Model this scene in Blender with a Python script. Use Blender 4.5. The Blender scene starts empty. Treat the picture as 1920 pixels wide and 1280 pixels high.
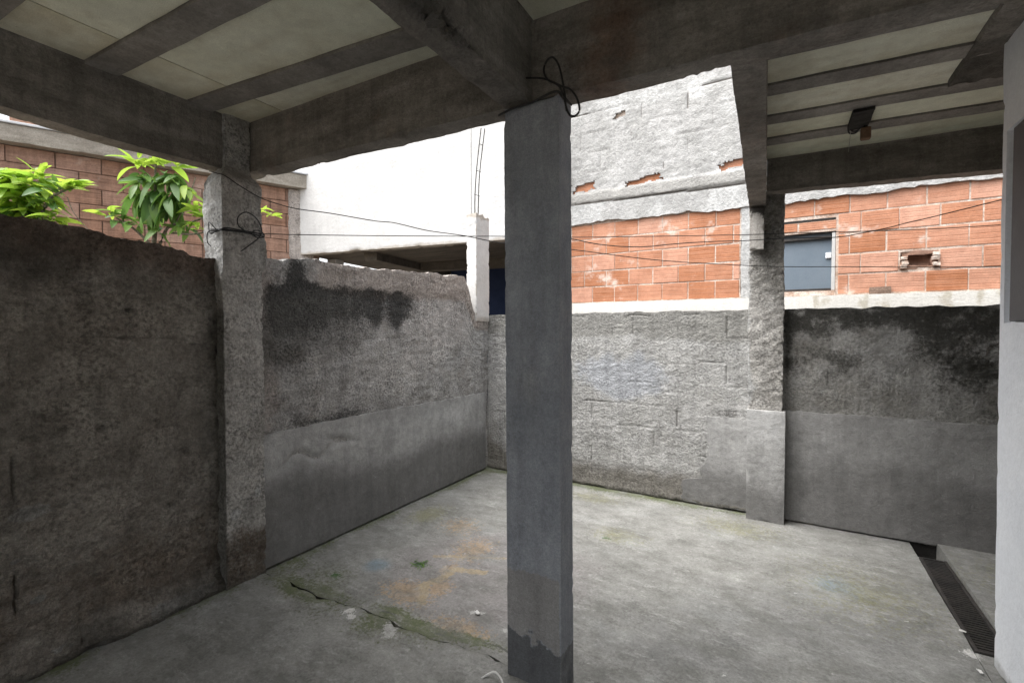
import bpy, math, random
import numpy as np
from mathutils import Vector

random.seed(7)
SC = bpy.context.scene
COL = SC.collection

# ------------------------------------------------------------------ camera
YAW = math.radians(30.3)
PITCH = math.atan(20 / 872.0)
cam_data = bpy.data.cameras.new("camera")
cam = bpy.data.objects.new("camera", cam_data)
COL.objects.link(cam)
cam.location = (0.0, 0.0, 1.5)
cam.rotation_euler = (math.radians(90) - PITCH, 0.0, YAW)
cam_data.sensor_width = 36.0
cam_data.lens = 872.0 / 1920.0 * 36.0
cam_data.clip_start = 0.05
cam_data.clip_end = 2000.0
SC.camera = cam

# ------------------------------------------------------------------ sky, sun, exposure
SUN_ELEV = math.radians(63)
SUN_AZ = math.radians(224)          # clockwise from +Y: the light comes over the left wall
world = bpy.data.worlds.new("World")
SC.world = world
world.use_nodes = True
wn = world.node_tree
wn.nodes.clear()
w_out = wn.nodes.new("ShaderNodeOutputWorld")
w_bg = wn.nodes.new("ShaderNodeBackground")
w_sky = wn.nodes.new("ShaderNodeTexSky")
w_sky.sky_type = 'NISHITA'
w_sky.sun_disc = False
w_sky.sun_elevation = SUN_ELEV
w_sky.sun_rotation = SUN_AZ
w_sky.air_density = 1.0
w_sky.dust_density = 4.0
w_sky.ozone_density = 1.0
w_hs = wn.nodes.new("ShaderNodeHueSaturation")      # overcast: the same sky with little colour left
w_hs.inputs["Saturation"].default_value = 0.22
w_bg.inputs["Strength"].default_value = 0.15
wn.links.new(w_sky.outputs[0], w_hs.inputs["Color"])
wn.links.new(w_hs.outputs[0], w_bg.inputs["Color"])
wn.links.new(w_bg.outputs[0], w_out.inputs["Surface"])

sun_data = bpy.data.lights.new("sun", 'SUN')
sun = bpy.data.objects.new("sun", sun_data)
COL.objects.link(sun)
sun_data.energy = 1.3
sun_data.angle = math.radians(70)
sun_data.color = (1.0, 0.97, 0.93)
sun_dir = Vector((math.sin(SUN_AZ) * math.cos(SUN_ELEV), math.cos(SUN_AZ) * math.cos(SUN_ELEV), math.sin(SUN_ELEV)))
sun.rotation_euler = (-sun_dir).to_track_quat('-Z', 'Y').to_euler()
sun.location = (0, 0, 20)

SC.view_settings.view_transform = 'Standard'
SC.view_settings.look = 'None'
SC.view_settings.exposure = 1.6
SC.view_settings.gamma = 1.0
SC.view_settings.use_curve_mapping = False
SC.render.engine = 'CYCLES'
SC.cycles.max_bounces = 10
SC.cycles.diffuse_bounces = 8
SC.cycles.use_denoising = True

# ------------------------------------------------------------------ numeric noise
def _hash(ix, iy, iz, seed):
    n = (ix * 374761393 + iy * 668265263 + iz * 2147483647 + seed * 1274126177) & 0xFFFFFFFF
    n = ((n ^ (n >> 13)) * 1274126177) & 0xFFFFFFFF
    n = n ^ (n >> 16)
    return (n & 0xFFFFFF) / float(0xFFFFFF)

def vnoise(P, seed=0):
    P = np.asarray(P, float) + 1000.0
    i = np.floor(P).astype(np.int64)
    f = P - i
    f = f * f * (3 - 2 * f)
    r = 0
    for dx in (0, 1):
        wx = f[:, 0] if dx else 1 - f[:, 0]
        for dy in (0, 1):
            wy = f[:, 1] if dy else 1 - f[:, 1]
            for dz in (0, 1):
                wz = f[:, 2] if dz else 1 - f[:, 2]
                r = r + wx * wy * wz * _hash(i[:, 0] + dx, i[:, 1] + dy, i[:, 2] + dz, seed)
    return r * 2 - 1

def fbm(P, freq, octaves=4, seed=0, gain=0.5):
    a, s, t = 1.0, 0.0, 0.0
    for o in range(octaves):
        s = s + a * vnoise(P * freq, seed + o * 17)
        t += a
        a *= gain
        freq *= 2.03
    return s / t

def sstep(a, b, x):
    t = np.clip((x - a) / (b - a), 0, 1)
    return t * t * (3 - 2 * t)

def blob(s, t, cs, ct, rs, rt):
    return np.clip(1 - np.sqrt(((s - cs) / rs) ** 2 + ((t - ct) / rt) ** 2), 0, 1)

def lin(a, b, step):
    return np.linspace(a, b, max(2, int(round(abs(b - a) / step)) + 1))

# ------------------------------------------------------------------ materials
def nnode(nt, kind, **kw):
    n = nt.nodes.new(kind)
    for k, v in kw.items():
        setattr(n, k, v)
    return n

def rgba(c):
    return (c[0], c[1], c[2], 1.0)

def material(name, c1, c2, scale=3.0, rough=0.9, speck=0.25, speck_scale=60.0, bumps=((40, 0.004),), layers=(),
             obj_var=0.0, contrast=(0.35, 0.65), stretch=None, extra=None, spec=0.3, pit_shade=None, patch=0.0, drip=0.0):
    m = bpy.data.materials.new(name)
    m.use_nodes = True
    nt = m.node_tree
    L = nt.links.new
    bs = nt.nodes["Principled BSDF"]
    bs.inputs["Roughness"].default_value = rough
    bs.inputs["Specular IOR Level"].default_value = spec
    geo = nnode(nt, "ShaderNodeNewGeometry")
    pos = geo.outputs["Position"]
    if stretch:
        mp = nnode(nt, "ShaderNodeMapping")
        mp.inputs["Scale"].default_value = stretch
        L(pos, mp.inputs["Vector"])
        spos = mp.outputs["Vector"]
    else:
        spos = pos
    def noise(sc, detail=5, rg=0.55, vec=None):
        n = nnode(nt, "ShaderNodeTexNoise")
        n.inputs["Scale"].default_value = sc
        n.inputs["Detail"].default_value = detail
        n.inputs["Roughness"].default_value = rg
        L(vec or pos, n.inputs["Vector"])
        return n.outputs["Fac"]
    def rng(v, a, b, c=0.0, d=1.0, smooth=True):
        n = nnode(nt, "ShaderNodeMapRange")
        n.interpolation_type = 'SMOOTHSTEP' if smooth else 'LINEAR'
        n.inputs["From Min"].default_value = a
        n.inputs["From Max"].default_value = b
        n.inputs["To Min"].default_value = c
        n.inputs["To Max"].default_value = d
        L(v, n.inputs["Value"])
        return n.outputs["Result"]
    def math_(op, a, b):
        n = nnode(nt, "ShaderNodeMath", operation=op)
        for i, v in enumerate((a, b)):
            if isinstance(v, (int, float)):
                n.inputs[i].default_value = v
            else:
                L(v, n.inputs[i])
        return n.outputs[0]
    def mix(fac, a, b, blend='MIX'):
        n = nnode(nt, "ShaderNodeMix", data_type='RGBA', blend_type=blend)
        if isinstance(fac, (int, float)):
            n.inputs["Factor"].default_value = fac
        else:
            L(fac, n.inputs["Factor"])
        for key, v in ((6, a), (7, b)):
            if isinstance(v, tuple):
                n.inputs[key].default_value = rgba(v)
            else:
                L(v, n.inputs[key])
        return n.outputs[2]
    col = mix(rng(noise(scale, 9, 0.72, spos), *contrast), c1, c2)
    if obj_var:
        oi = nnode(nt, "ShaderNodeObjectInfo")
        hs = nnode(nt, "ShaderNodeHueSaturation")
        L(col, hs.inputs["Color"])
        L(rng(oi.outputs["Random"], 0, 1, 1 - obj_var, 1 + obj_var, False), hs.inputs["Value"])
        L(rng(oi.outputs["Random"], 0, 1, 1.12, 0.85, False), hs.inputs["Saturation"])
        col = hs.outputs[0]
    for ly in layers:
        if "attr" in ly:
            at = nnode(nt, "ShaderNodeAttribute", attribute_name=ly["attr"])
            v = at.outputs["Fac"]
            if ly.get("na", 0.5):
                nz = rng(noise(ly.get("ns", 25) * 0.6, 10, 0.78), 0.15, 0.85, -ly.get("na", 0.5), ly.get("na", 0.5), False)
                gate = rng(v, 0.0, 0.08, 0, 1)
                v = math_('ADD', v, math_('MULTIPLY', nz, gate))
        else:
            lv = spos
            if "st" in ly:
                lm = nnode(nt, "ShaderNodeMapping")
                lm.inputs["Scale"].default_value = ly["st"]
                lm.inputs["Rotation"].default_value = (0, 0, ly.get("rz", 0.0))
                L(pos, lm.inputs["Vector"])
                lv = lm.outputs["Vector"]
            v = noise(ly["ns"], 11, 0.74, lv)
        fac = math_('MULTIPLY', rng(v, ly["lo"], ly["hi"]), ly.get("amt", 1.0))
        col = mix(fac, col, ly["col"])
    if speck:
        f = math_('MULTIPLY', rng(noise(speck_scale, 4, 0.75), 0.32, 0.68, 1 - speck, 1 + speck, False),
                  rng(noise(speck_scale * 3.1, 2, 0.6), 0.3, 0.7, 1 - speck * 0.8, 1 + speck * 0.8, False))
        if pit_shade:                       # occlusion shade of the coat's hollows, painted into the colour
            pit = rng(noise(pit_shade[0], 4, 0.6), 0.36, 0.56, -pit_shade[1], 0.25 * pit_shade[1])
            f = math_('MULTIPLY', f, math_('ADD', 1.0, math_('MULTIPLY', pit, rng(noise(pit_shade[0] * 0.09, 5, 0.6), 0.38, 0.62, 0.25, 1.15))))
        if patch:                      # cloudy differences between one batch of mortar and the next
            f = math_('MULTIPLY', f, rng(noise(4.2, 9, 0.70), 0.33, 0.67, 1 - patch, 1 + patch, False))
            f = math_('MULTIPLY', f, rng(noise(19.0, 5, 0.65), 0.35, 0.65, 1 - patch * 0.7, 1 + patch * 0.6, False))
        if drip:                       # rain runs
            dm = nnode(nt, "ShaderNodeMapping")
            dm.inputs["Scale"].default_value = (14, 14, 1.1)
            L(pos, dm.inputs["Vector"])
            f = math_('MULTIPLY', f, rng(noise(1.0, 6, 0.65, dm.outputs["Vector"]), 0.42, 0.66, 1.0 + 0.3 * drip, 1 - drip))
        g = nnode(nt, "ShaderNodeCombineColor")
        for k in range(3):
            L(f, g.inputs[k])
        col = mix(1.0, col, g.outputs[0], 'MULTIPLY')
    if extra:
        col = extra(nt, L, col, mix, noise, rng, math_)
    L(col, bs.inputs["Base Color"])
    prev = None
    for sc, dist in bumps:
        b = nnode(nt, "ShaderNodeBump")
        b.inputs["Strength"].default_value = 1.0
        b.inputs["Distance"].default_value = dist
        L(noise(sc, 4, 0.6), b.inputs["Height"])
        if prev:
            L(prev, b.inputs["Normal"])
        prev = b.outputs["Normal"]
    if prev:
        L(prev, bs.inputs["Normal"])
    return m

MOLD = (0.030, 0.031, 0.030)
DAMP = (0.145, 0.142, 0.138)
M = {}
M["roughcast_near"] = material("roughcast_near", (0.25, 0.226, 0.198), (0.37, 0.342, 0.305), 5, speck=0.24, speck_scale=70, pit_shade=(46, 0.36), patch=0.20, drip=0.12,
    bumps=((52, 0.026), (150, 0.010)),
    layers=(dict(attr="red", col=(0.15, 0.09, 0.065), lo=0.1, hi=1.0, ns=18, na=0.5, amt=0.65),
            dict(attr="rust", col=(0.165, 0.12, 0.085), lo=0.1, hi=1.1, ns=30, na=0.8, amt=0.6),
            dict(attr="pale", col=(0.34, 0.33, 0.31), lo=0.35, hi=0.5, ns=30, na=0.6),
            dict(attr="mold_dark", col=(0.075, 0.07, 0.058), lo=0.1, hi=1.0, ns=25, na=0.6, amt=0.75)))
M["roughcast_far"] = material("roughcast_far", (0.40, 0.385, 0.365), (0.52, 0.51, 0.50), 6, speck=0.20, speck_scale=75, pit_shade=(56, 0.42), patch=0.18, drip=0.14,
    bumps=((62, 0.020), (170, 0.008)),
    layers=(dict(attr="warm", col=(0.46, 0.405, 0.365), lo=0.2, hi=0.7, ns=15, na=0.4, amt=0.8),
            dict(attr="pale", col=(0.58, 0.56, 0.54), lo=0.3, hi=0.7, ns=15, na=0.4, amt=0.8),
            dict(attr="brown", col=(0.22, 0.195, 0.17), lo=0.25, hi=0.8, ns=18, na=0.5, amt=0.75),
            dict(attr="mold_dark", col=MOLD, lo=0.15, hi=0.9, ns=110, na=0.95, amt=0.88),
            dict(attr="moldsoft", col=(0.12, 0.118, 0.11), lo=0.1, hi=1.0, ns=40, na=0.6, amt=0.75)))
M["roughcast_back"] = material("roughcast_back", (0.37, 0.366, 0.352), (0.48, 0.476, 0.466), 5, speck=0.16, speck_scale=65, pit_shade=(50, 0.28), patch=0.16, drip=0.14,
    bumps=((50, 0.018), (150, 0.008)),
    layers=(dict(attr="blue", col=(0.40, 0.42, 0.46), lo=0.3, hi=0.7, ns=12, na=0.4, amt=0.7),
            dict(attr="grey", col=(0.29, 0.285, 0.265), lo=0.25, hi=0.7, ns=14, na=0.5, amt=0.85),
            dict(attr="damp", col=(0.165, 0.15, 0.125), lo=0.1, hi=1.0, ns=16, na=0.4, amt=0.8),
            dict(attr="mold_dark", col=(0.050, 0.049, 0.042), lo=0.1, hi=1.0, ns=75, na=0.95, amt=0.88),
            dict(attr="slit", col=(0.14, 0.13, 0.12), lo=0.15, hi=0.6, ns=60, na=0.2, amt=0.7)))
M["render"] = material("render", (0.33, 0.328, 0.322), (0.43, 0.428, 0.42), 2.2, speck=0.12, speck_scale=110, pit_shade=(30, 0.10), patch=0.16, drip=0.10,
    bumps=((5, 0.014), (30, 0.003), (110, 0.003)), contrast=(0.3, 0.7),
    layers=(dict(attr="damp", col=DAMP, lo=0.0, hi=1.0, ns=7, na=0.4, amt=0.82),
            dict(attr="pale", col=(0.50, 0.50, 0.495), lo=0.3, hi=0.8, ns=20, na=0.5, amt=0.8),
            dict(ns=6, st=(0.5, 0.5, 1.6), col=(0.20, 0.197, 0.19), lo=0.55, hi=0.68, amt=0.45),
            dict(ns=22, col=(0.46, 0.458, 0.45), lo=0.60, hi=0.70, amt=0.4)))
M["pillar_rough"] = material("pillar_rough", (0.38, 0.365, 0.34), (0.50, 0.485, 0.46), 7, speck=0.20, speck_scale=75, pit_shade=(56, 0.40), patch=0.20, drip=0.08,
    bumps=((60, 0.018), (170, 0.007)),
    layers=(dict(attr="rust", col=(0.115, 0.085, 0.06), lo=0.15, hi=1.2, ns=40, na=0.9, amt=0.9),
            dict(attr="pale", col=(0.52, 0.52, 0.51), lo=0.35, hi=0.6, ns=30, na=0.4),
            dict(attr="mold_dark", col=(0.10, 0.095, 0.08), lo=0.1, hi=1.0, ns=34, na=0.7, amt=0.8)))
M["pillar_smooth"] = material("pillar_smooth", (0.250, 0.268, 0.300), (0.340, 0.358, 0.392), 4.0, speck=0.18, speck_scale=150,
    bumps=((14, 0.006), (60, 0.003), (140, 0.002)), contrast=(0.3, 0.7), stretch=(1.6, 1.6, 0.55), pit_shade=(70, 0.10), patch=0.10, drip=0.12,
    layers=(dict(attr="pale", col=(0.29, 0.28, 0.27), lo=0.40, hi=0.6, ns=40, na=0.6, amt=0.8),
            dict(attr="damp", col=(0.105, 0.108, 0.114), lo=0.30, hi=0.70, ns=45, na=0.9, amt=0.9),
            dict(attr="smear_and_light", col=(0.36, 0.365, 0.375), lo=0.2, hi=0.9, ns=14, na=0.6, amt=0.6),
            dict(ns=9, col=(0.36, 0.362, 0.37), lo=0.60, hi=0.72, amt=0.45),
            dict(ns=5, col=(0.15, 0.15, 0.16), lo=0.62, hi=0.74, amt=0.4)))
M["beam"] = material("beam", (0.155, 0.142, 0.126), (0.285, 0.265, 0.24), 2.5, speck=0.16, speck_scale=80, pit_shade=(60, 0.16), patch=0.14, drip=0.16,
    bumps=((30, 0.008), (120, 0.004)), stretch=(0.7, 0.7, 3.0),
    layers=(dict(attr="rust", col=(0.17, 0.085, 0.05), lo=0.1, hi=1.1, ns=14, na=0.6, amt=0.6),
            dict(attr="broken", col=(0.10, 0.095, 0.085), lo=0.25, hi=0.6, ns=45, na=0.6, amt=0.85)))
M["joist"] = material("joist", (0.19, 0.178, 0.165), (0.29, 0.275, 0.255), 3, patch=0.12, speck=0.15, bumps=((60, 0.003),))
M["panel"] = material("panel", (0.70, 0.72, 0.60), (0.79, 0.80, 0.68), 2.0, patch=0.07, speck=0.14, speck_scale=220,
    bumps=((160, 0.0015),), obj_var=0.06,
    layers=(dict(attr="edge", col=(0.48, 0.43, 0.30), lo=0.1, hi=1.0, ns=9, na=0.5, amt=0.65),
            dict(ns=26, col=(0.40, 0.35, 0.24), lo=0.60, hi=0.74, amt=0.6),
            dict(ns=1.6, col=(0.50, 0.47, 0.35), lo=0.52, hi=0.66, amt=0.5)))
FLOOR_LAYERS = (
    dict(attr="dark", col=(0.21, 0.21, 0.205), lo=0.15, hi=0.9, ns=6, na=0.5, amt=0.75),
    dict(attr="purple", col=(0.295, 0.275, 0.27), lo=0.2, hi=0.8, ns=9, na=0.4, amt=0.8),
    dict(attr="orange", col=(0.44, 0.315, 0.195), lo=0.38, hi=0.54, ns=70, na=1.3, amt=0.72),
    dict(attr="tan", col=(0.43, 0.345, 0.225), lo=0.35, hi=0.6, ns=70, na=0.8, amt=0.85),
    dict(attr="blue", col=(0.20, 0.27, 0.32), lo=0.2, hi=0.9, ns=12, na=0.4, amt=0.75),
    dict(attr="yellow", col=(0.21, 0.205, 0.10), lo=0.3, hi=0.7, ns=70, na=1.0, amt=0.65),
    dict(attr="moss", col=(0.10, 0.12, 0.045), lo=0.3, hi=0.7, ns=80, na=1.0, amt=0.85),
    dict(attr="green", col=(0.05, 0.12, 0.03), lo=0.35, hi=0.6, ns=40, na=0.7, amt=0.9),
    dict(attr="white", col=(0.62, 0.61, 0.59), lo=0.45, hi=0.6, ns=110, na=1.1),
    dict(attr="crack", col=(0.10, 0.10, 0.09), lo=0.35, hi=0.65, ns=60, na=0.3, amt=0.85),
    dict(ns=4.5, col=(0.165, 0.165, 0.15), lo=0.44, hi=0.68, amt=0.75),
    dict(ns=7, col=(0.41, 0.405, 0.39), lo=0.48, hi=0.72, amt=0.55),
    dict(ns=2.0, col=(0.38, 0.39, 0.385), lo=0.5, hi=0.75, amt=0.5),
    dict(ns=17, col=(0.43, 0.425, 0.41), lo=0.55, hi=0.66, amt=0.5),
    dict(ns=13, col=(0.15, 0.15, 0.14), lo=0.57, hi=0.70, amt=0.55),
    dict(ns=10, st=(0.35, 1.6, 1), rz=0.5, col=(0.44, 0.435, 0.42), lo=0.60, hi=0.66, amt=0.5),
    dict(ns=12, st=(1.7, 0.4, 1), rz=0.3, col=(0.14, 0.14, 0.13), lo=0.60, hi=0.68, amt=0.5),
    dict(ns=30, col=(0.17, 0.165, 0.145), lo=0.54, hi=0.70, amt=0.55))
M["floor"] = material("floor", (0.225, 0.224, 0.210), (0.315, 0.313, 0.296), 3.4, rough=0.8, speck=0.15, speck_scale=90, pit_shade=(60, 0.16), patch=0.085, stretch=(0.8, 1.25, 1.0),
    bumps=((22, 0.004), (150, 0.0022)), layers=FLOOR_LAYERS)
M["ground"] = material("ground", (0.13, 0.11, 0.085), (0.19, 0.165, 0.13), 1.5, speck=0.3)
M["whitewash"] = material("whitewash", (0.76, 0.785, 0.825), (0.82, 0.84, 0.87), 2.0, rough=0.7, speck=0.05, speck_scale=40,
    bumps=((16, 0.006), (90, 0.0015)), layers=(dict(attr="dirt", col=(0.42, 0.42, 0.41), lo=0.3, hi=0.8, ns=20, na=0.5, amt=0.7),))
M["shutter"] = material("shutter", (0.115, 0.113, 0.118), (0.14, 0.138, 0.142), 3.0, rough=0.6, speck=0.05, bumps=((80, 0.001),))
M["plaster_white"] = material("plaster_white", (0.56, 0.557, 0.546), (0.63, 0.628, 0.617), 1.4, patch=0.04, drip=0.03, speck=0.06, bumps=((25, 0.006), (90, 0.002)),
    layers=(dict(attr="dirt", col=(0.34, 0.29, 0.23), lo=0.25, hi=0.85, ns=9, na=0.5, amt=0.7),
            dict(ns=3, col=(0.50, 0.49, 0.46), lo=0.55, hi=0.72, amt=0.5)))
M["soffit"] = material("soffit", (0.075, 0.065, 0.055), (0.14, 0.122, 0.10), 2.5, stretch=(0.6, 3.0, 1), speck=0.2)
M["navy"] = material("navy", (0.018, 0.030, 0.075), (0.030, 0.045, 0.10), 2.0, speck=0.1)
M["cement_white"] = material("cement_white", (0.66, 0.65, 0.61), (0.73, 0.72, 0.68), 4, speck=0.1, bumps=((50, 0.004),),
    stretch=(3, 1, 0.5), layers=(dict(attr="dirt", col=(0.42, 0.38, 0.29), lo=0.45, hi=0.85, ns=14, na=0.6, amt=0.65),))
M["roughcast_high"] = material("roughcast_high", (0.37, 0.367, 0.355), (0.47, 0.465, 0.455), 3, speck=0.09, speck_scale=60, pit_shade=(36, 0.18), patch=0.12, drip=0.05,
    bumps=((36, 0.014), (110, 0.007)),
    layers=(dict(attr="grey", col=(0.37, 0.36, 0.34), lo=0.25, hi=0.7, ns=10, na=0.5, amt=0.85),
            dict(attr="pale", col=(0.50, 0.50, 0.49), lo=0.3, hi=0.7, ns=14, na=0.5),
            dict(attr="slit", col=(0.16, 0.145, 0.13), lo=0.12, hi=0.5, ns=70, na=0.1, amt=0.85)))
M["mortar"] = material("mortar", (0.42, 0.29, 0.22), (0.66, 0.58, 0.51), 9, speck=0.25, speck_scale=50, bumps=((60, 0.006),))
M["mortar_dark"] = material("mortar_dark", (0.20, 0.14, 0.105), (0.27, 0.19, 0.145), 9, speck=0.25, bumps=((60, 0.006),))

def brick_extra(smear):
    def f(nt, L, col, mix, noise, rng, math_):
        geo = nnode(nt, "ShaderNodeNewGeometry")
        mp = nnode(nt, "ShaderNodeMapping")
        mp.inputs["Scale"].default_value = (1.2, 1.2, 45)
        L(geo.outputs["Position"], mp.inputs["Vector"])
        st = rng(noise(1.6, 4, 0.6, mp.outputs["Vector"]), 0.4, 0.65)
        col = mix(math_('MULTIPLY', st, 0.16), col, (0.72, 0.46, 0.34))
        sm = rng(noise(3.1, 7, 0.62), 0.60, 0.74)
        return mix(math_('MULTIPLY', sm, smear), col, (0.76, 0.69, 0.62))
    return f
M["brick"] = material("brick", (0.42, 0.188, 0.108), (0.52, 0.252, 0.155), 6, patch=0.08, speck=0.12, speck_scale=70, rough=0.85,
    bumps=((90, 0.002),), obj_var=0.16, extra=brick_extra(0.75))
M["brick_deep"] = material("brick_deep", (0.225, 0.132, 0.094), (0.305, 0.182, 0.130), 5, patch=0.16, drip=0.2, speck=0.15, speck_scale=60,
    bumps=((90, 0.002),), obj_var=0.14, extra=brick_extra(0.30))
M["coping"] = material("coping", (0.25, 0.225, 0.19), (0.36, 0.33, 0.285), 4, stretch=(1, 1, 3), speck=0.2)
M["flashing"] = material("flashing", (0.55, 0.57, 0.60), (0.62, 0.64, 0.67), 3, rough=0.5, speck=0.05, bumps=())
M["glass"] = material("glass", (0.145, 0.185, 0.225), (0.175, 0.215, 0.255), 2.5, rough=0.35, speck=0.1, speck_scale=200, bumps=((220, 0.0006),), spec=0.5)
M["aluminium"] = material("aluminium", (0.50, 0.50, 0.49), (0.60, 0.60, 0.59), 5, rough=0.4, speck=0.05, bumps=())
M["plastic_white"] = material("plastic_white", (0.78, 0.80, 0.84), (0.82, 0.84, 0.88), 5, rough=0.4, speck=0, bumps=())
M["wire"] = material("wire", (0.020, 0.020, 0.021), (0.035, 0.034, 0.034), 20, rough=0.5, speck=0, bumps=())
M["iron"] = material("iron", (0.030, 0.029, 0.028), (0.060, 0.054, 0.050), 12, rough=0.6, speck=0.2, bumps=((120, 0.001),))
M["hole_shade"] = material("hole_shade", (0.020, 0.019, 0.018), (0.035, 0.033, 0.030), 10, speck=0.2)  # near-black colour standing for the shade inside holes
M["boxbrown"] = material("boxbrown", (0.16, 0.095, 0.06), (0.22, 0.14, 0.09), 12, speck=0.1, bumps=())
M["wood"] = material("wood", (0.33, 0.31, 0.285), (0.44, 0.42, 0.39), 8, stretch=(6, 6, 0.6), speck=0.2, bumps=((60, 0.004),),
    layers=(dict(attr="mold_dark", col=(0.05, 0.045, 0.04), lo=0.35, hi=0.6, ns=30, na=0.5),))
M["bark"] = material("bark", (0.12, 0.10, 0.075), (0.22, 0.20, 0.16), 30, speck=0.3, bumps=((120, 0.003),))
M["paper"] = material("paper", (0.72, 0.71, 0.69), (0.8, 0.79, 0.77), 30, speck=0, bumps=())

def leaf_material(name, c1, c2, trans):
    m = bpy.data.materials.new(name)
    m.use_nodes = True
    nt = m.node_tree
    L = nt.links.new
    bs = nt.nodes["Principled BSDF"]
    out = nt.nodes["Material Output"]
    oi = nnode(nt, "ShaderNodeObjectInfo")
    mx = nnode(nt, "ShaderNodeMix", data_type='RGBA')
    L(oi.outputs["Random"], mx.inputs["Factor"])
    mx.inputs[6].default_value = rgba(c1)
    mx.inputs[7].default_value = rgba(c2)
    L(mx.outputs[2], bs.inputs["Base Color"])
    bs.inputs["Roughness"].default_value = 0.48
    tr = nnode(nt, "ShaderNodeBsdfTranslucent")
    hs = nnode(nt, "ShaderNodeHueSaturation")
    hs.inputs["Value"].default_value = 1.5
    hs.inputs["Hue"].default_value = 0.485
    L(mx.outputs[2], hs.inputs["Color"])
    L(hs.outputs[0], tr.inputs["Color"])
    ms = nnode(nt, "ShaderNodeMixShader")
    ms.inputs[0].default_value = trans
    L(bs.outputs[0], ms.inputs[1])
    L(tr.outputs[0], ms.inputs[2])
    L(ms.outputs[0], out.inputs["Surface"])
    return m
M["leaf_young"] = leaf_material("leaf_young", (0.20, 0.36, 0.045), (0.31, 0.45, 0.06), 0.45)
M["leaf_old"] = leaf_material("leaf_old", (0.06, 0.15, 0.035), (0.16, 0.29, 0.055), 0.34)

# ------------------------------------------------------------------ objects
WT = {}                                    # world translation of every object made here

def thing(name, loc, label, category, group=None):
    o = bpy.data.objects.new(name, None)
    o.empty_display_size = 0.1
    COL.objects.link(o)
    o.location = loc
    WT[o] = Vector(loc)
    o["label"] = label
    o["category"] = category
    if group:
        o["group"] = group
    return o

def place(name, mesh, parent=None, at=(0, 0, 0), rot=None, label=None, category=None, kind=None, group=None):
    """links a mesh whose world position is `at`, under `parent` when there is one"""
    o = bpy.data.objects.new(name, mesh)
    COL.objects.link(o)
    o.location = Vector(at) - (WT[parent] if parent else Vector((0, 0, 0)))
    if rot is not None:
        o.rotation_euler = rot
    if parent:
        o.parent = parent
    WT[o] = Vector(at)
    for k, v in (("label", label), ("category", category), ("kind", kind), ("group", group)):
        if v:
            o[k] = v
    return o

def mesh_np(name, V, F, mat, smooth=True, attrs=None):
    """V (n,3), F list/array of quads"""
    F = np.asarray(F, np.int64)
    me = bpy.data.meshes.new(name)
    me.vertices.add(len(V))
    me.vertices.foreach_set("co", np.asarray(V, np.float32).ravel())
    k = F.shape[1]
    me.loops.add(F.size)
    me.loops.foreach_set("vertex_index", F.ravel().astype(np.int32))
    me.polygons.add(len(F))
    me.polygons.foreach_set("loop_start", (np.arange(len(F)) * k).astype(np.int32))
    me.polygons.foreach_set("loop_total", np.full(len(F), k, np.int32))
    me.polygons.foreach_set("use_smooth", np.full(len(F), bool(smooth)))
    me.update(calc_edges=True)
    me.validate()
    if smooth:
        me.set_sharp_from_angle(angle=math.radians(52))
    for n, a in (attrs or {}).items():
        at = me.attributes.new(n, 'FLOAT', 'POINT')
        at.data.foreach_set("value", np.clip(a, 0, 1).astype(np.float32))
    if mat is not None:
        me.materials.append(M[mat] if isinstance(mat, str) else mat)
    return me

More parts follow.
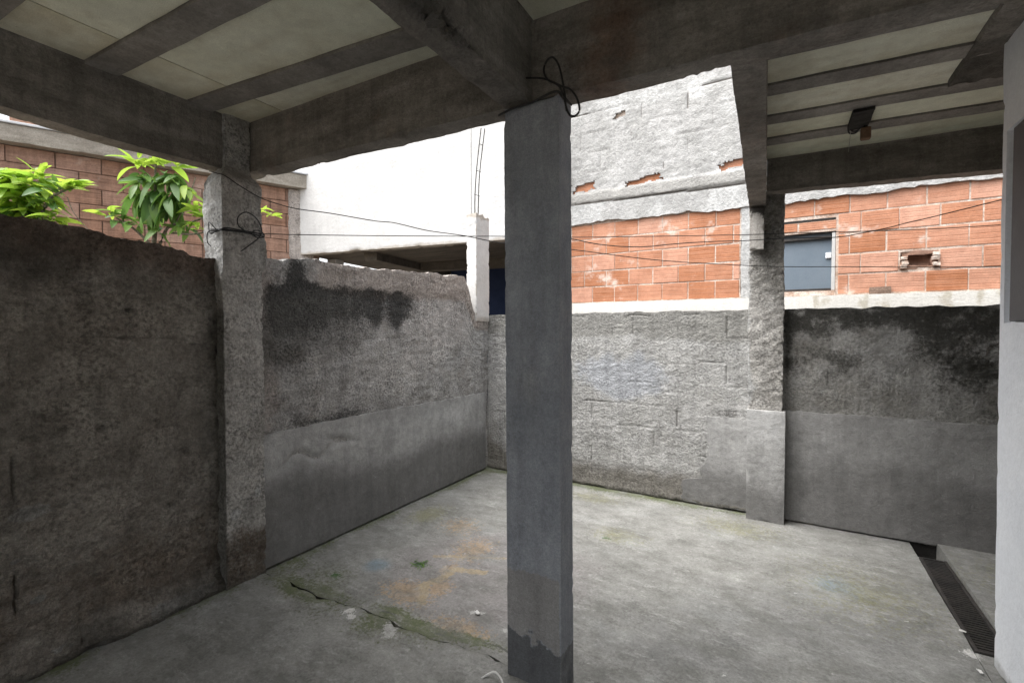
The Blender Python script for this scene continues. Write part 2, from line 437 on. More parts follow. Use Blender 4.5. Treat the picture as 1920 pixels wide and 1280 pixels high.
def lattice(name, xs, ys, zs, mat, solid=None, disp=None, chip=None, warp=None, attr=None, smooth=True):
    """the skin of the solid cells of a lattice, displaced along its normals: walls, beams and pillars with holes and worn edges"""
    xs, ys, zs = (np.asarray(a, float) for a in (xs, ys, zs))
    n = (len(xs) - 1, len(ys) - 1, len(zs) - 1)
    S = np.zeros((n[0] + 2, n[1] + 2, n[2] + 2), bool)
    if solid is None:
        S[1:-1, 1:-1, 1:-1] = True
    else:
        cx, cy, cz = (0.5 * (a[1:] + a[:-1]) for a in (xs, ys, zs))
        X, Y, Z = np.meshgrid(cx, cy, cz, indexing='ij')
        S[1:-1, 1:-1, 1:-1] = solid(X, Y, Z)
    ny, nz = len(ys), len(zs)
    def vid(i, j, k):
        return (i * ny + j) * nz + k
    quads, norms = [], []
    for ax in range(3):
        A = np.take(S, range(0, S.shape[ax] - 1), ax)
        B = np.take(S, range(1, S.shape[ax]), ax)
        for sgn, mask in ((1, A & ~B), (-1, B & ~A)):
            idx = np.argwhere(mask)
            if not len(idx):
                continue
            i, j, k = idx[:, 0].copy(), idx[:, 1].copy(), idx[:, 2].copy()
            # face plane sits at lattice index = idx[ax]; the two other axes are offset by the padding
            o = [i, j, k]
            for b in range(3):
                if b != ax:
                    o[b] = o[b] - 1
            p, q = [b for b in range(3) if b != ax]
            def c(dp, dq):
                t = [o[0], o[1], o[2]]
                t[p] = t[p] + dp
                t[q] = t[q] + dq
                return vid(*t)
            f = np.stack([c(0, 0), c(1, 0), c(1, 1), c(0, 1)], 1)
            flip = (sgn < 0) != (ax == 1)
            if flip:
                f = f[:, ::-1]
            quads.append(f)
            nn = np.zeros((len(f), 3))
            nn[:, ax] = sgn
            norms.append(nn)
    F = np.concatenate(quads)
    NF = np.concatenate(norms)
    uq, inv = np.unique(F.ravel(), return_inverse=True)
    F = inv.reshape(F.shape)
    ii, rem = np.divmod(uq, ny * nz)
    jj, kk = np.divmod(rem, nz)
    P = np.stack([xs[ii], ys[jj], zs[kk]], 1)
    N = np.zeros_like(P)
    for c4 in range(4):
        np.add.at(N, F[:, c4], NF)
    axes = (np.abs(N) > 1e-6).sum(1)
    N = np.sign(np.round(N, 6))
    N /= np.linalg.norm(N, axis=1)[:, None]
    Q = P.copy()
    if disp is not None:
        Q = Q + N * disp(P, N)[:, None]
    if chip is not None:
        amp, rad, fr = chip
        lo = np.array([xs[0], ys[0], zs[0]])
        hi = np.array([xs[-1], ys[-1], zs[-1]])
        d = np.sort(np.minimum(P - lo, hi - P), axis=1)
        e = d[:, 1]                                   # distance to the nearest edge of the block
        nz_ = np.clip(fbm(P, fr * 0.7, 4, 91, 0.65) * 2.6 - 0.55, 0, 1) + 0.10
        cen = (lo + hi) / 2
        inward = np.where(np.abs(P - lo) < rad, 1, 0) - np.where(np.abs(hi - P) < rad, 1, 0)
        Q = Q + inward * (amp * nz_ * np.exp(-(e / rad) ** 2))[:, None]
    A = attr(P, N) if attr else None
    if warp is not None:
        Q = warp(Q)
    return mesh_np(name, Q, F, mat, smooth, A)

def box_mesh(name, x0, x1, y0, y1, z0, z1, mat, bevel=0.0, warp=None):
    import bmesh
    bm = bmesh.new()
    bmesh.ops.create_cube(bm, size=1.0)
    for v in bm.verts:
        v.co = Vector((x0 + (v.co.x + .5) * (x1 - x0), y0 + (v.co.y + .5) * (y1 - y0), z0 + (v.co.z + .5) * (z1 - z0)))
    if bevel:
        bmesh.ops.bevel(bm, geom=list(bm.edges), offset=bevel, segments=1, affect='EDGES')
    if warp:
        for v in bm.verts:
            v.co = Vector(warp(*v.co))
    me = bpy.data.meshes.new(name)
    bm.to_mesh(me)
    bm.free()
    me.materials.append(M[mat] if isinstance(mat, str) else mat)
    return me

def smooth_line(pts, per=6):
    pts = [np.array(p, float) for p in pts]
    if len(pts) < 3:
        return pts
    out = []
    P = [2 * pts[0] - pts[1]] + pts + [2 * pts[-1] - pts[-2]]
    for i in range(1, len(P) - 2):
        p0, p1, p2, p3 = P[i - 1:i + 3]
        for k in range(per):
            t = k / per
            out.append(0.5 * (2 * p1 + (p2 - p0) * t + (2 * p0 - 5 * p1 + 4 * p2 - p3) * t * t + (3 * p1 - p0 - 3 * p2 + p3) * t ** 3))
    out.append(pts[-1])
    return out

def tube_data(pts, r, n=6):
    V, F = [], []
    m = len(pts)
    for i, p in enumerate(pts):
        d = pts[min(i + 1, m - 1)] - pts[max(i - 1, 0)]
        d = d / (np.linalg.norm(d) + 1e-9)
        a = np.array([0, 0, 1.0]) if abs(d[2]) < 0.9 else np.array([1.0, 0, 0])
        u = np.cross(d, a)
        u /= np.linalg.norm(u)
        w = np.cross(d, u)
        rr = r(i / (m - 1)) if callable(r) else r
        for k in range(n):
            t = 2 * math.pi * k / n
            V.append(p + rr * (math.cos(t) * u + math.sin(t) * w))
    for i in range(m - 1):
        for k in range(n):
            F.append((i * n + k, i * n + (k + 1) % n, (i + 1) * n + (k + 1) % n, (i + 1) * n + k))
    return V, F

def tube(name, pts, r, mat, n=6, per=6):
    V, F = tube_data(smooth_line(pts, per), r, n)
    return mesh_np(name, np.array(V), F, mat)

def tubes(name, lines, r, mat, n=6, per=6):
    V, F = [], []
    for pts in lines:
        v, f = tube_data(smooth_line(pts, per), r, n)
        F += [tuple(a + len(V) for a in q) for q in f]
        V += v
    return mesh_np(name, np.array(V), F, mat)

# ------------------------------------------------------------------ ground and floors
place("ground", box_mesh("ground", -300, 300, -300, 300, -0.6, -0.14, "ground"), kind="structure")

def joint_y(x):
    return 1.69 + 0.05 * (x + 2.75) + 0.012 * np.sin(x * 9.0) + 0.006 * np.sin(x * 31.0)

def seg_dist(x, y, pts):
    d = np.full(x.shape, 9.0)
    for (ax, ay), (bx, by) in zip(pts[:-1], pts[1:]):
        vx, vy = bx - ax, by - ay
        t = np.clip(((x - ax) * vx + (y - ay) * vy) / (vx * vx + vy * vy), 0, 1)
        d = np.minimum(d, np.hypot(x - ax - t * vx, y - ay - t * vy))
    return d

CRACKS = [[(-1.78, 1.33), (-1.72, 1.38), (-1.71, 1.47), (-1.63, 1.50)], [(-1.66, 1.61), (-1.57, 1.60), (-1.5, 1.59), (-1.47, 1.53)],
          [(-0.98, 3.90), (-0.95, 3.80), (-0.89, 3.71)], [(-0.74, 2.62), (-0.66, 2.5), (-0.60, 2.46)]]

def floor_attr(P, N):
    x, y = P[:, 0], P[:, 1]
    n1 = fbm(P, 3.0, 4, 3)
    n2 = fbm(P, 9.0, 3, 8)
    jd = y - (1.69 + 0.05 * (x + 2.75))
    A = {}
    A["orange"] = np.clip(np.maximum.reduce([blob(x, y, -1.86, 1.98, .26, .20), blob(x, y, -1.74, 2.12, .12, .17), blob(x, y, -1.82, 2.32, .08, .13),
                                             0.8 * blob(x, y, -1.42, 1.84, .28, .12), 0.75 * blob(x, y, -1.85, 2.62, .22, .28), 0.7 * blob(x, y, -2.15, 2.9, .25, .2)]) * 1.15 + n2 * 0.1, 0, 1)
    A["tan"] = np.maximum(np.exp(-(seg_dist(x + 0.02 * n2, y + 0.03 * n1, [(-1.62, 2.42), (-1.80, 2.36), (-1.80, 2.22), (-1.84, 2.10), (-1.78, 2.02), (-1.74, 1.93)]) / 0.035) ** 2),
                          0.75 * np.exp(-(seg_dist(x + 0.03 * n2, y, [(-2.02, 2.42), (-1.85, 2.50), (-1.6, 2.62)]) / 0.025) ** 2))
    A["blue"] = np.maximum(1.1 * blob(x, y, -2.26, 2.13, .17, .14), 0.8 * blob(x, y, 0.28, 3.35, .25, .25))
    A["moss"] = np.clip(1.7 * np.exp(-np.abs(jd - 0.01) / 0.05) * sstep(-0.9, -1.5, x) + 0.8 * blob(x, y, -2.0, 1.62, .65, .18) + 0.75 * blob(x, y, -2.45, 1.85, .35, .28)
                        + 1.1 * np.exp(-np.abs(y - 4.27) / 0.10) * sstep(0.3, -0.4, x) + 0.9 * np.exp(-np.abs(x + 2.79) / 0.09) + n2 * 0.15, 0, 1) * (0.35 + 0.65 * sstep(-0.4, 0.3, n1))
    A["yellow"] = np.clip(np.maximum.reduce([blob(x, y, -2.52, 2.95, .24, .34), 0.9 * blob(x, y, -1.5, 4.0, .45, .2), 0.8 * blob(x, y, -1.05, 3.35, .35, .22),
                                             0.7 * blob(x, y, -0.3, 3.95, .6, .35), 0.6 * blob(x, y, 0.4, 3.3, .7, .7)]) + n1 * 0.1, 0, 1)
    A["green"] = np.maximum.reduce([blob(x, y, -2.03, 2.28, .09, .06), 0.75 * blob(x, y, -2.39, 1.9, .10, .07), 0.7 * blob(x, y, -1.1, 3.27, .08, .05)])
    A["purple"] = np.clip(blob(x, y, -1.6, 2.4, .9, .85) * 1.6 + n1 * 0.2, 0, 1)
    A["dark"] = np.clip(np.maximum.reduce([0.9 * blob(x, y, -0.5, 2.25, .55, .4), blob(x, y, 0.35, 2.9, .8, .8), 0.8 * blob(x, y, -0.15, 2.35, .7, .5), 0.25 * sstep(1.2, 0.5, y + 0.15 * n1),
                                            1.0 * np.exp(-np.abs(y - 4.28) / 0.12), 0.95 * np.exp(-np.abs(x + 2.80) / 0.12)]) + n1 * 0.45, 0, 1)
    rs = np.random.RandomState(4)
    w = np.zeros(len(P))
    spots = [(-1.43, 2.01, .02), (-1.38, 2.03, .015), (-1.71, 1.67, .035), (-1.68, 1.63, .03), (-2.0, 1.65, .025), (-1.95, 1.62, .022), (-1.2, 1.95, .02), (0.78, 2.95, .03)]
    spots += [(rs.uniform(-1.9, 0.7), rs.uniform(1.3, 3.6), rs.uniform(.003, .007)) for _ in range(45)]
    for cx, cy, r in spots:
        w = np.maximum(w, 1.25 * blob(x, y, cx, cy, r * 1.8, r * 1.8))
    A["white"] = np.clip(w, 0, 1)
    c = np.zeros(len(P))
    for line in CRACKS:
        c = np.maximum(c, 0.6 * np.exp(-(seg_dist(x + 0.02 * n2, y + 0.025 * n2, line) / 0.006) ** 2))
    A["crack"] = np.maximum(c, 0.8 * np.exp(-((jd - 0.012 * np.sin(x * 9.0)) / 0.012) ** 2) * (0.45 + 0.55 * sstep(-0.2, 0.3, n2)))
    return A

def floor_disp(P, N):
    x, y = P[:, 0], P[:, 1]
    c = np.zeros(len(P))
    for line in CRACKS:
        c = np.maximum(c, 0.3 * np.exp(-(seg_dist(x, y, line) / 0.008) ** 2))
    return 0.004 * fbm(P, 2.5, 3, 5) + 0.0025 * fbm(P, 14, 3, 6) - 0.006 * c

def front_warp(Q):
    t = sstep(1.2, 1.70, Q[:, 1])
    edge = fbm(np.stack([Q[:, 0], np.zeros(len(Q)), np.zeros(len(Q))], 1), 22, 3, 12)
    Q = Q.copy()
    near = np.clip((Q[:, 1] - 1.60) / 0.10, 0, 1)
    Q[:, 1] += t * (joint_y(Q[:, 0]) - 1.70) + near * 0.022 * edge
    Q[:, 2] += np.where(Q[:, 2] > -0.02, 1, 0) * 0.010 * np.exp(-((Q[:, 1] - joint_y(Q[:, 0]) + 0.035) / 0.025) ** 2) * np.clip(edge + 0.4, 0, 1)
    Q[:, 2] -= np.where(Q[:, 2] > -0.02, 1, 0) * near ** 3 * (0.004 + 0.014 * np.clip(edge + 0.2, 0, 1))
    return Q

place("porch_floor", lattice("porch_floor", lin(-2.9, 0.9, 0.02), np.concatenate([lin(-3.0, 0.6, 0.12), lin(0.61, 1.70, 0.014)]), [-0.1, -0.004],
      "floor", disp=floor_disp, warp=front_warp, attr=floor_attr), kind="structure")
def rear_warp(Q):
    Q = Q.copy()
    t = sstep(2.2, 1.70, Q[:, 1])
    Q[:, 1] += t * (joint_y(Q[:, 0]) - 1.688)
    return Q
place("yard_floor", lattice("yard_floor", lin(-2.9, 0.795, 0.016), lin(1.70, 4.36, 0.016), [-0.12, -0.018], "floor",
      disp=floor_disp, warp=rear_warp, attr=floor_attr), kind="structure")
place("side_floor", lattice("side_floor", lin(0.945, 2.7, 0.05), lin(1.8, 4.36, 0.04), [-0.12, 0.012], "floor",
      disp=floor_disp, attr=lambda P, N: dict(dark=0.55 + 0.4 * fbm(P, 3, 3, 2), yellow=0.35 + 0.3 * fbm(P, 4, 3, 9))), kind="structure")
place("drain_surround", lattice("drain_surround", lin(0.797, 0.943, 0.02), lin(1.75, 2.976, 0.03), [-0.12, -0.020], "floor", disp=floor_disp, attr=floor_attr), kind="structure")
place("drain_channel", box_mesh("drain_channel", 0.70, 1.0, 1.70, 4.299, -0.135, -0.121, "hole_shade"), kind="structure")
place("drain_outlet_shade", box_mesh("drain_outlet_shade", 0.70, 1.0, 4.301, 4.40, -0.135, -0.003, "hole_shade"), kind="structure")  # black block painted as the dark of the outlet hole

# ------------------------------------------------------------------ boundary wall on the left, near part
def block_joints(s, t, course, length, seed, s0=0.0, thr=0.62):
    """depth of the block joints that show through a coat of roughcast"""
    r = np.floor(t / course)
    off = (r % 2) * 0.5 * length
    u = (s - s0 + off) / length
    k = np.floor(u + 0.5)
    dv = np.abs(u + 0.5 - k - 0.5) * length
    kk = np.round(u).astype(np.int64)
    dv = np.abs(u - kk) * length
    show = _hash(kk, r.astype(np.int64), np.zeros_like(kk), seed)
    v = np.where(show > thr, np.exp(-(dv / 0.005) ** 2) * (show - 0.3) * sstep(0.25, 0.5, np.abs(np.sin(t / course * math.pi))), 0)
    kr = np.round(t / course).astype(np.int64)
    dh = np.abs(t / course - kr) * course
    hh = _hash(np.floor(s / 0.21).astype(np.int64), kr, np.zeros_like(kr), seed + 5)
    h = np.where(hh > thr + 0.08, np.exp(-(dh / 0.007) ** 2) * (hh - thr + 0.07), 0)
    return np.clip(np.maximum(v, h), 0, 1)

def rough_coat(P, amp=1.0, seed=0):
    W = P * np.array([1.0, 1.0, 1.45])
    soft = 0.55 + 0.45 * sstep(-0.35, 0.35, fbm(P, 3.5, 3, seed + 4))
    return amp * (0.013 * soft * fbm(W, 15, 4, seed + 1, 0.68) + 0.008 * fbm(P, 4, 3, seed + 2))

def near_disp(P, N):
    y, z = P[:, 1], P[:, 2]
    d = rough_coat(P, 2.0, 20)
    d = d - 0.024 * block_joints(y, z, 0.245, 0.42, 3) * (N[:, 0] > 0.5)
    n = fbm(P, 7, 3, 4)
    d = d + (0.058 + 0.03 * n) * np.exp(-(z / 0.075) ** 2) * (N[:, 0] > 0.3) + 0.02 * np.exp(-((z - 0.06) / 0.1) ** 2) * np.clip(fbm(P, 12, 2, 8), 0, 1)
    hole = np.zeros(len(P))
    for hy, hz, r in ((0.93, 1.03, .018), (1.30, 0.83, .02), (1.22, 0.56, .018), (1.05, 1.62, .012)):
        hole = np.maximum(hole, np.exp(-(((y - hy) ** 2 + (z - hz) ** 2) / r ** 2)))
    return d - 0.03 * hole * (N[:, 0] > 0.5)

def near_top(y):
    Z = np.zeros_like(y)
    base = np.interp(y, [-3, 0.4, 0.93, 1.0, 1.18, 1.25, 1.33, 1.47], [1.985, 1.985, 1.99, 1.965, 1.965, 1.935, 1.925, 1.905])
    return base + sstep(0.7, 1.1, y) * 0.012 * np.round(2 * vnoise(np.stack([y * 13, Z, Z], 1), 4)) / 2 + 0.004 * vnoise(np.stack([y * 40, Z, Z], 1), 6)

def near_warp(Q):
    Q = Q.copy()
    Q[:, 2] = np.where(Q[:, 2] > 1.2, 1.2 + (Q[:, 2] - 1.2) * (near_top(Q[:, 1]) - 1.2) / 0.785, Q[:, 2])
    return Q

def near_attr(P, N):
    y, z = P[:, 1], P[:, 2]
    n = fbm(P, 4, 4, 7)
    return dict(red=np.clip(sstep(1.70, 1.93, z) * 0.9 + n * 0.35, 0, 1),
                rust=np.clip(0.9 * sstep(0.75, 0.2, z) * sstep(0.05, 0.2, z) + n * 0.5 - 0.1 + 0.3 * blob(y, z, 1.35, 0.4, .35, .4), 0, 1),
                pale=np.maximum.reduce([blob(y, z, .68, .70, .10, .055) * 1.2, blob(y, z, .70, .31, .045, .03) * 1.2, blob(y, z, 0.63, .51, .03, .02), 0.9 * sstep(0.1, 0.03, z) * (n > 0.1)]),
                mold_dark=np.clip(0.35 * sstep(-0.1, 0.4, fbm(P, 2.2, 3, 17)) + 0.75 * np.exp(-(z - 0.02) / 0.06) + 0.8 * np.exp(-(1.47 - y) / 0.05) * sstep(0.0, 0.4, 2.0 - z) + n * 0.5 - 0.1 + 0.35 * sstep(1.6, 1.9, z) + 0.5 * sstep(0.75, 0.35, y), 0, 1))  # mould blotches, plus plain darkening at foot, top, left and beside the pillar

wl = thing("boundary_wall", (-2.92, -0.8, 0), "dark brown roughcast wall in the shade left of the corner pillar", "wall")
place("wall_body", lattice("wall_body", lin(-3.0, -2.848, 0.04), np.concatenate([lin(-3.0, 0.25, 0.06), lin(0.26, 1.50, 0.0095)]), lin(0, 1.985, 0.0105),
      "roughcast_near", disp=near_disp, warp=near_warp, attr=near_attr), wl)

# ------------------------------------------------------------------ boundary wall on the left, far part in the open yard
def far_top(y):
    Z = np.zeros_like(y)
    base = np.interp(y, [1.6, 1.74, 1.86, 1.93, 2.03, 2.7, 3.4, 3.86, 3.93, 4.02, 4.1, 4.4], [1.98, 1.95, 1.94, 1.965, 1.985, 1.99, 2.02, 2.045, 1.93, 1.72, 1.655, 1.65])
    return base + 0.020 * fbm(np.stack([y, Z, Z], 1), 9, 4, 4, 0.6)

def far_disp(P, N):
    y, z = P[:, 1], P[:, 2]
    d = rough_coat(P, 1.25, 40)
    d = d - 0.016 * block_joints(y, z, 0.24, 0.40, 11, 0.1) * (N[:, 0] > 0.5) * (z < 1.5)
    d = d + 0.010 * sstep(1.78, 1.86, z + 0.03 * fbm(P, 8, 3, 3))          # a lighter mortar bed runs along the top
    d = d - 0.016 * blob(y, z, 3.55, 1.78, .18, .05)
    return d

def far_warp(Q):
    Q = Q.copy()
    Q[:, 2] = np.where(Q[:, 2] > 1.0, 1.0 + (Q[:, 2] - 1.0) * (far_top(Q[:, 1]) - 1.0), Q[:, 2])
    return Q

def far_attr(P, N):
    y, z = P[:, 1], P[:, 2]
    n = fbm(P, 3.5, 4, 31)
    n2 = fbm(P, 11, 3, 33)
    zt = 1.84 + 0.05 * n + 0.03 * n2 - 0.05 * sstep(2.6, 3.2, y)
    streak = fbm(np.stack([P[:, 1] * 1.0, P[:, 1] * 0, P[:, 2] * 0.12], 1), 9, 3, 6)
    body = sstep(1.70, 1.8, y) * sstep(3.25, 2.95, y + 0.12 * n2 + 0.55 * (1.6 - z)) * sstep(zt + 0.04, zt - 0.03, z) * sstep(1.38, 1.66, z + 0.10 * n + 0.10 * streak)
    gap = blob(y, z, 1.96, 1.9, .12, .20)
    return dict(mold_dark=np.clip(body * (0.98 + 0.5 * streak) + 1.4 * gap + 0.55 * blob(y, z, 1.95, .93, .16, .10) + 0.75 * blob(y, z, 2.42, .88, .28, .09) + 0.7 * blob(y, z, 2.12, .86, .3, .06), 0, 1),
                moldsoft=np.clip(0.85 * sstep(1.15, 1.45, z) * sstep(2.95, 2.2, y) * sstep(1.86, 1.7, z) + 0.5 * blob(y, z, 1.75, 1.2, .35, .4) + 0.2 * n
                                 + 0.5 * np.exp(-np.abs(z - 0.86) / 0.05) * sstep(3.2, 2.2, y), 0, 1),
                warm=np.clip(sstep(1.7, 1.85, z) * sstep(1.9, 2.3, y) + 0.5 * sstep(1.95, 1.75, y) + n * 0.3, 0, 1),
                pale=np.clip(1.3 * blob(y, z, 3.5, 1.52, .75, .35) + 0.8 * blob(y, z, 3.0, 1.15, .9, .3) + n2 * 0.2, 0, 1),
                brown=np.clip(0.8 * blob(y, z, 1.9, 1.35, .3, .15) + 0.5 * blob(y, z, 3.85, 1.05, .3, .35) + 0.45 * blob(y, z, 2.1, 1.0, .5, .25) + 0.3 * n2, 0, 1))

wf = thing("boundary_wall", (-2.9, 3.0, 0), "roughcast wall with black mould below its crumbling top between corner pillar and back corner", "wall")
place("wall_body", lattice("wall_body", lin(-2.99, -2.822, 0.04), lin(1.68, 4.30, 0.0115), lin(0, 2.0, 0.0115), "roughcast_far",
      disp=far_disp, warp=far_warp, attr=far_attr), wf)

def skirt_disp(P, N):
    return 0.006 * fbm(P, 3, 3, 50) + 0.0015 * fbm(P, 30, 3, 51) + np.where(N[:, 2] > 0.5, 0.008 * fbm(P, 25, 3, 52), 0)

def left_skirt_disp(P, N):
    y, z = P[:, 1], P[:, 2]
    f = (N[:, 0] > 0.5)
    dent = 0.028 * np.exp(-(((y - 2.32) / .10) ** 2 + ((z - 0.69 + 0.25 * (y - 2.32)) / .018) ** 2)) + 0.020 * np.exp(-(((y - 2.05) / .22) ** 2 + ((z - 0.64 - 0.04 * np.sin(20 * y)) / .02) ** 2))
    lump = 0.02 * blob(y, z, 2.02, .45, .20, .18)
    return skirt_disp(P, N) + f * (lump - dent)

def left_skirt_warp(Q):
    Q = Q.copy()
    Z = np.zeros(len(Q))
    Q[:, 2] *= (0.848 - 0.018 * np.clip((Q[:, 1] - 2.6) / 1.6, 0, 1) + 0.016 * fbm(np.stack([Q[:, 1], Z, Z], 1), 7, 4, 2, 0.6)) / 0.84
    return Q

place("render_skirt", lattice("render_skirt", [-2.83, -2.808], lin(1.70, 4.235, 0.015), lin(0, 0.84, 0.015), "render", disp=left_skirt_disp, warp=left_skirt_warp,
      attr=lambda P, N: dict(damp=np.clip(0.95 * sstep(0.62, 0.28, P[:, 2] + 0.10 * fbm(P, 3, 3, 5) - 0.16 * blob(P[:, 1], P[:, 2], 1.95, .5, .5, .4)) + 0.3 * blob(P[:, 1], P[:, 2], 3.95, .35, .25, .25), 0, 1),
                             pale=np.clip(0.9 * blob(P[:, 1], P[:, 2], 3.6, .68, .6, .2) + 0.6 * blob(P[:, 1], P[:, 2], 2.7, .72, .6, .14), 0, 1))), wf,
      label="smooth grey cement skirt with damp foot")

# ------------------------------------------------------------------ back wall
def back_disp(P, N):
    x, z = P[:, 0], P[:, 2]
    f = (N[:, 1] < -0.5)
    d = rough_coat(P, 0.75, 60) - 0.022 * block_joints(x, z, 0.205, 0.40, 23, 0.19) * f * (x < 0) - 0.012 * block_joints(x, z, 0.205, 0.40, 27, 0.1) * f * (x >= 0)
    d = d + 0.012 * np.exp(-(z / 0.05) ** 2) * f
    d = d + f * 0.018 * blob(x, z, .58, 1.30, .42, .28) + f * 0.022 * (x > 0.8) * sstep(.25, .5, blob(x, z, 1.15, 1.28, .35, .30)) * np.abs(fbm(P, 24, 2, 3))
    return d

def back_attr(P, N):
    x, z = P[:, 0], P[:, 2]
    n = fbm(P, 3.0, 4, 44)
    n2 = fbm(P, 9, 3, 45)
    r = sstep(-0.02, 0.03, x)
    return dict(blue=np.clip((1.1 * blob(x, z, -1.35, 1.05, .75, .35) + n * 0.35) * (1 - r), 0, 1),
                grey=np.clip((sstep(1.38, 1.52, z + 0.05 * n) * 0.9 + 0.45 * blob(x, z, -0.45, .95, .3, .35) + 0.5 * blob(x, z, -0.5, 1.45, .45, .2)) * (1 - r) + 0.55 * r * sstep(1.5, 0.9, z) + n * 0.15, 0, 1),
                damp=np.clip(0.95 * sstep(0.34, 0.10, z + 0.06 * n) + 0.7 * sstep(-2.55, -2.8, x) * sstep(0.9, 0.2, z) + 0.65 * r * (0.6 + 0.5 * n), 0, 1),
                mold_dark=np.clip(r * (0.12 + (0.8 + 0.5 * fbm(np.stack([x, x * 0, z * 0.15], 1), 10, 3, 4)) * sstep(1.40, 1.56, z + 0.06 * n2 + 0.07 * n) + 0.95 * blob(x, z, .86, 1.40, .30, .15) + 1.1 * blob(x, z, 1.15, 1.28, .35, .30) + 0.9 * sstep(0.12, 0.0, x) * sstep(1.05, 1.3, z)
                                  + 0.65 * blob(x, z, .35, 1.25, .4, .2) + 0.6 * blob(x, z, 1.05, .98, .3, .16) + 0.25 * n)
                             - r * 0.9 * blob(x, z, .60, 1.42, .34, .13) - r * 0.55 * sstep(-0.1, 0.35, n2) + 0.7 * blob(x, z, -0.4, .80, .2, .06) + 0.7 * np.exp(-z / 0.03) * (1 - r) * sstep(-2.0, -1.0, x), 0, 1),
                slit=np.where(N[:, 1] < -0.5, block_joints(x, z, 0.205, 0.40, 23, 0.19) * (x < 0) * 0.9, 0))

def back_warp(Q):
    Q = Q.copy()
    Z = np.zeros(len(Q))
    Q[:, 2] = np.where(Q[:, 2] > 1.0, 1.0 + (Q[:, 2] - 1.0) * (0.672 + 0.008 * vnoise(np.stack([Q[:, 0] * 12, Z, Z], 1), 2)) / 0.67, Q[:, 2])
    return Q

wb = thing("boundary_wall", (0.0, 4.36, 0), "grey roughcast back wall below the white cement band with mould at its right end", "wall")
place("wall_body", lattice("wall_body", np.concatenate([lin(-2.83, 1.30, 0.0105), lin(1.34, 2.7, 0.05)]), [4.30, 4.36, 4.43], lin(0, 1.67, 0.0105), "roughcast_back",
      disp=back_disp, warp=back_warp, attr=back_attr), wb)

def skirt_attr(P, N):
    n = fbm(P, 3, 4, 5)
    return dict(damp=np.clip(1.05 * sstep(0.58, 0.12, P[:, 2] + 0.10 * n - 0.04 * np.clip(P[:, 0], 0, 1)), 0, 1), pale=np.clip(0.4 + n, 0, 1) * sstep(.5, .8, P[:, 2]) * 0.6)

def right_skirt_warp(Q):
    Q = Q.copy()
    Z = np.zeros(len(Q))
    Q[:, 2] *= 1 + 0.016 * fbm(np.stack([Q[:, 0], Z, Z], 1), 8, 4, 6, 0.65)
    return Q

def patch_warp(Q):
    Q = Q.copy()
    Z = np.zeros(len(Q))
    left = np.interp(Q[:, 2], [0, 0.15, 0.19, 0.22, 0.6, 0.78], [-0.735, -0.755, -0.745, -0.60, -0.555, -0.56]) + 0.05 * fbm(np.stack([Q[:, 2], Z, Z], 1), 14, 4, 3, 0.65)
    t = (Q[:, 0] + 0.74) / 0.54
    Q[:, 0] = left + t * (-0.20 - left)
    Q[:, 2] *= 1 + 0.04 * fbm(np.stack([Q[:, 0], Z, Z], 1), 12, 4, 2, 0.65)
    return Q

place("render_skirt", lattice("render_skirt", lin(-0.74, -0.20, 0.014), [4.289, 4.31], lin(0, 0.765, 0.014), "render", disp=skirt_disp, warp=patch_warp, attr=skirt_attr), wb,
      label="small ragged cement patch left of the rear pillar")
place("render_skirt", lattice("render_skirt", lin(-0.02, 2.7, 0.018), [4.280, 4.31], lin(0, 0.868, 0.016), "render", disp=skirt_disp, warp=right_skirt_warp, attr=lambda P, N: dict(damp=np.clip(0.42 + skirt_attr(P, N)["damp"] * 0.75 + 0.25 * fbm(P, 2.5, 3, 15), 0, 1))), wb,
      label="smooth grey cement skirt right of the rear pillar")

# ------------------------------------------------------------------ concrete frame of the porch: pillars, beams, joists, ceiling panels
fr = thing("concrete_porch", (-0.92, 1.78, 0), "unfinished grey concrete porch frame with pillars, beams and cream ceiling panels overhead", "porch")

def pil_disp(P, N):
    e = np.minimum(np.abs(P[:, 1] - 1.466), np.abs(P[:, 1] - 1.703))
    return rough_coat(P, 1.1, 70) - 0.02 * np.clip(fbm(P, 16, 3, 72) + 0.05, 0, 1) * np.exp(-(e / 0.03) ** 2) + 0.03 * np.exp(-((P[:, 2] - 1.98) / .10) ** 2) * (N[:, 1] > 0.3)

def pil_warp(Q):
    Q = Q.copy()
    t = sstep(2.36, 2.50, Q[:, 2])
    Q[:, 0] -= t * 0.125 * np.clip((Q[:, 0] + 2.97) / 0.19, 0, 1)
    Q[:, 1] += t * 0.09 * np.clip((1.703 - Q[:, 1]) / 0.237, 0, 1)
    return Q

def pil_attr(P, N):
    n = fbm(P, 6, 4, 73)
    cam_side = (N[:, 1] < -0.5)
    return dict(rust=np.clip(1.15 * sstep(0.40, 0.22, P[:, 2] + 0.07 * n) * (N[:, 0] > 0.3), 0, 1),
                pale=np.clip(cam_side * sstep(1.75, 1.85, P[:, 2]) * (0.75 + 0.5 * n) + 1.1 * blob(P[:, 1], P[:, 2], 1.52, .42, .05, .06) + blob(P[:, 1], P[:, 2], 1.66, .52, .04, .06), 0, 1),
                mold_dark=np.clip(0.9 * np.exp(-P[:, 2] / 0.05) + 0.9 * cam_side * sstep(1.75, 1.5, P[:, 2]) + 0.5 * np.exp(-np.abs(P[:, 1] - 1.47) / 0.03) * (0.5 + n) + 0.2 * n, 0, 1))  # darker foot, near edge and lower camera-side face

place("pillar", lattice("pillar", lin(-2.97, -2.772, 0.012), lin(1.466, 1.703, 0.0115), lin(-0.01, 2.82, 0.0115), "pillar_rough", disp=pil_disp, warp=pil_warp, attr=pil_attr), fr,
      label="rough grey corner pillar with rusty foot")

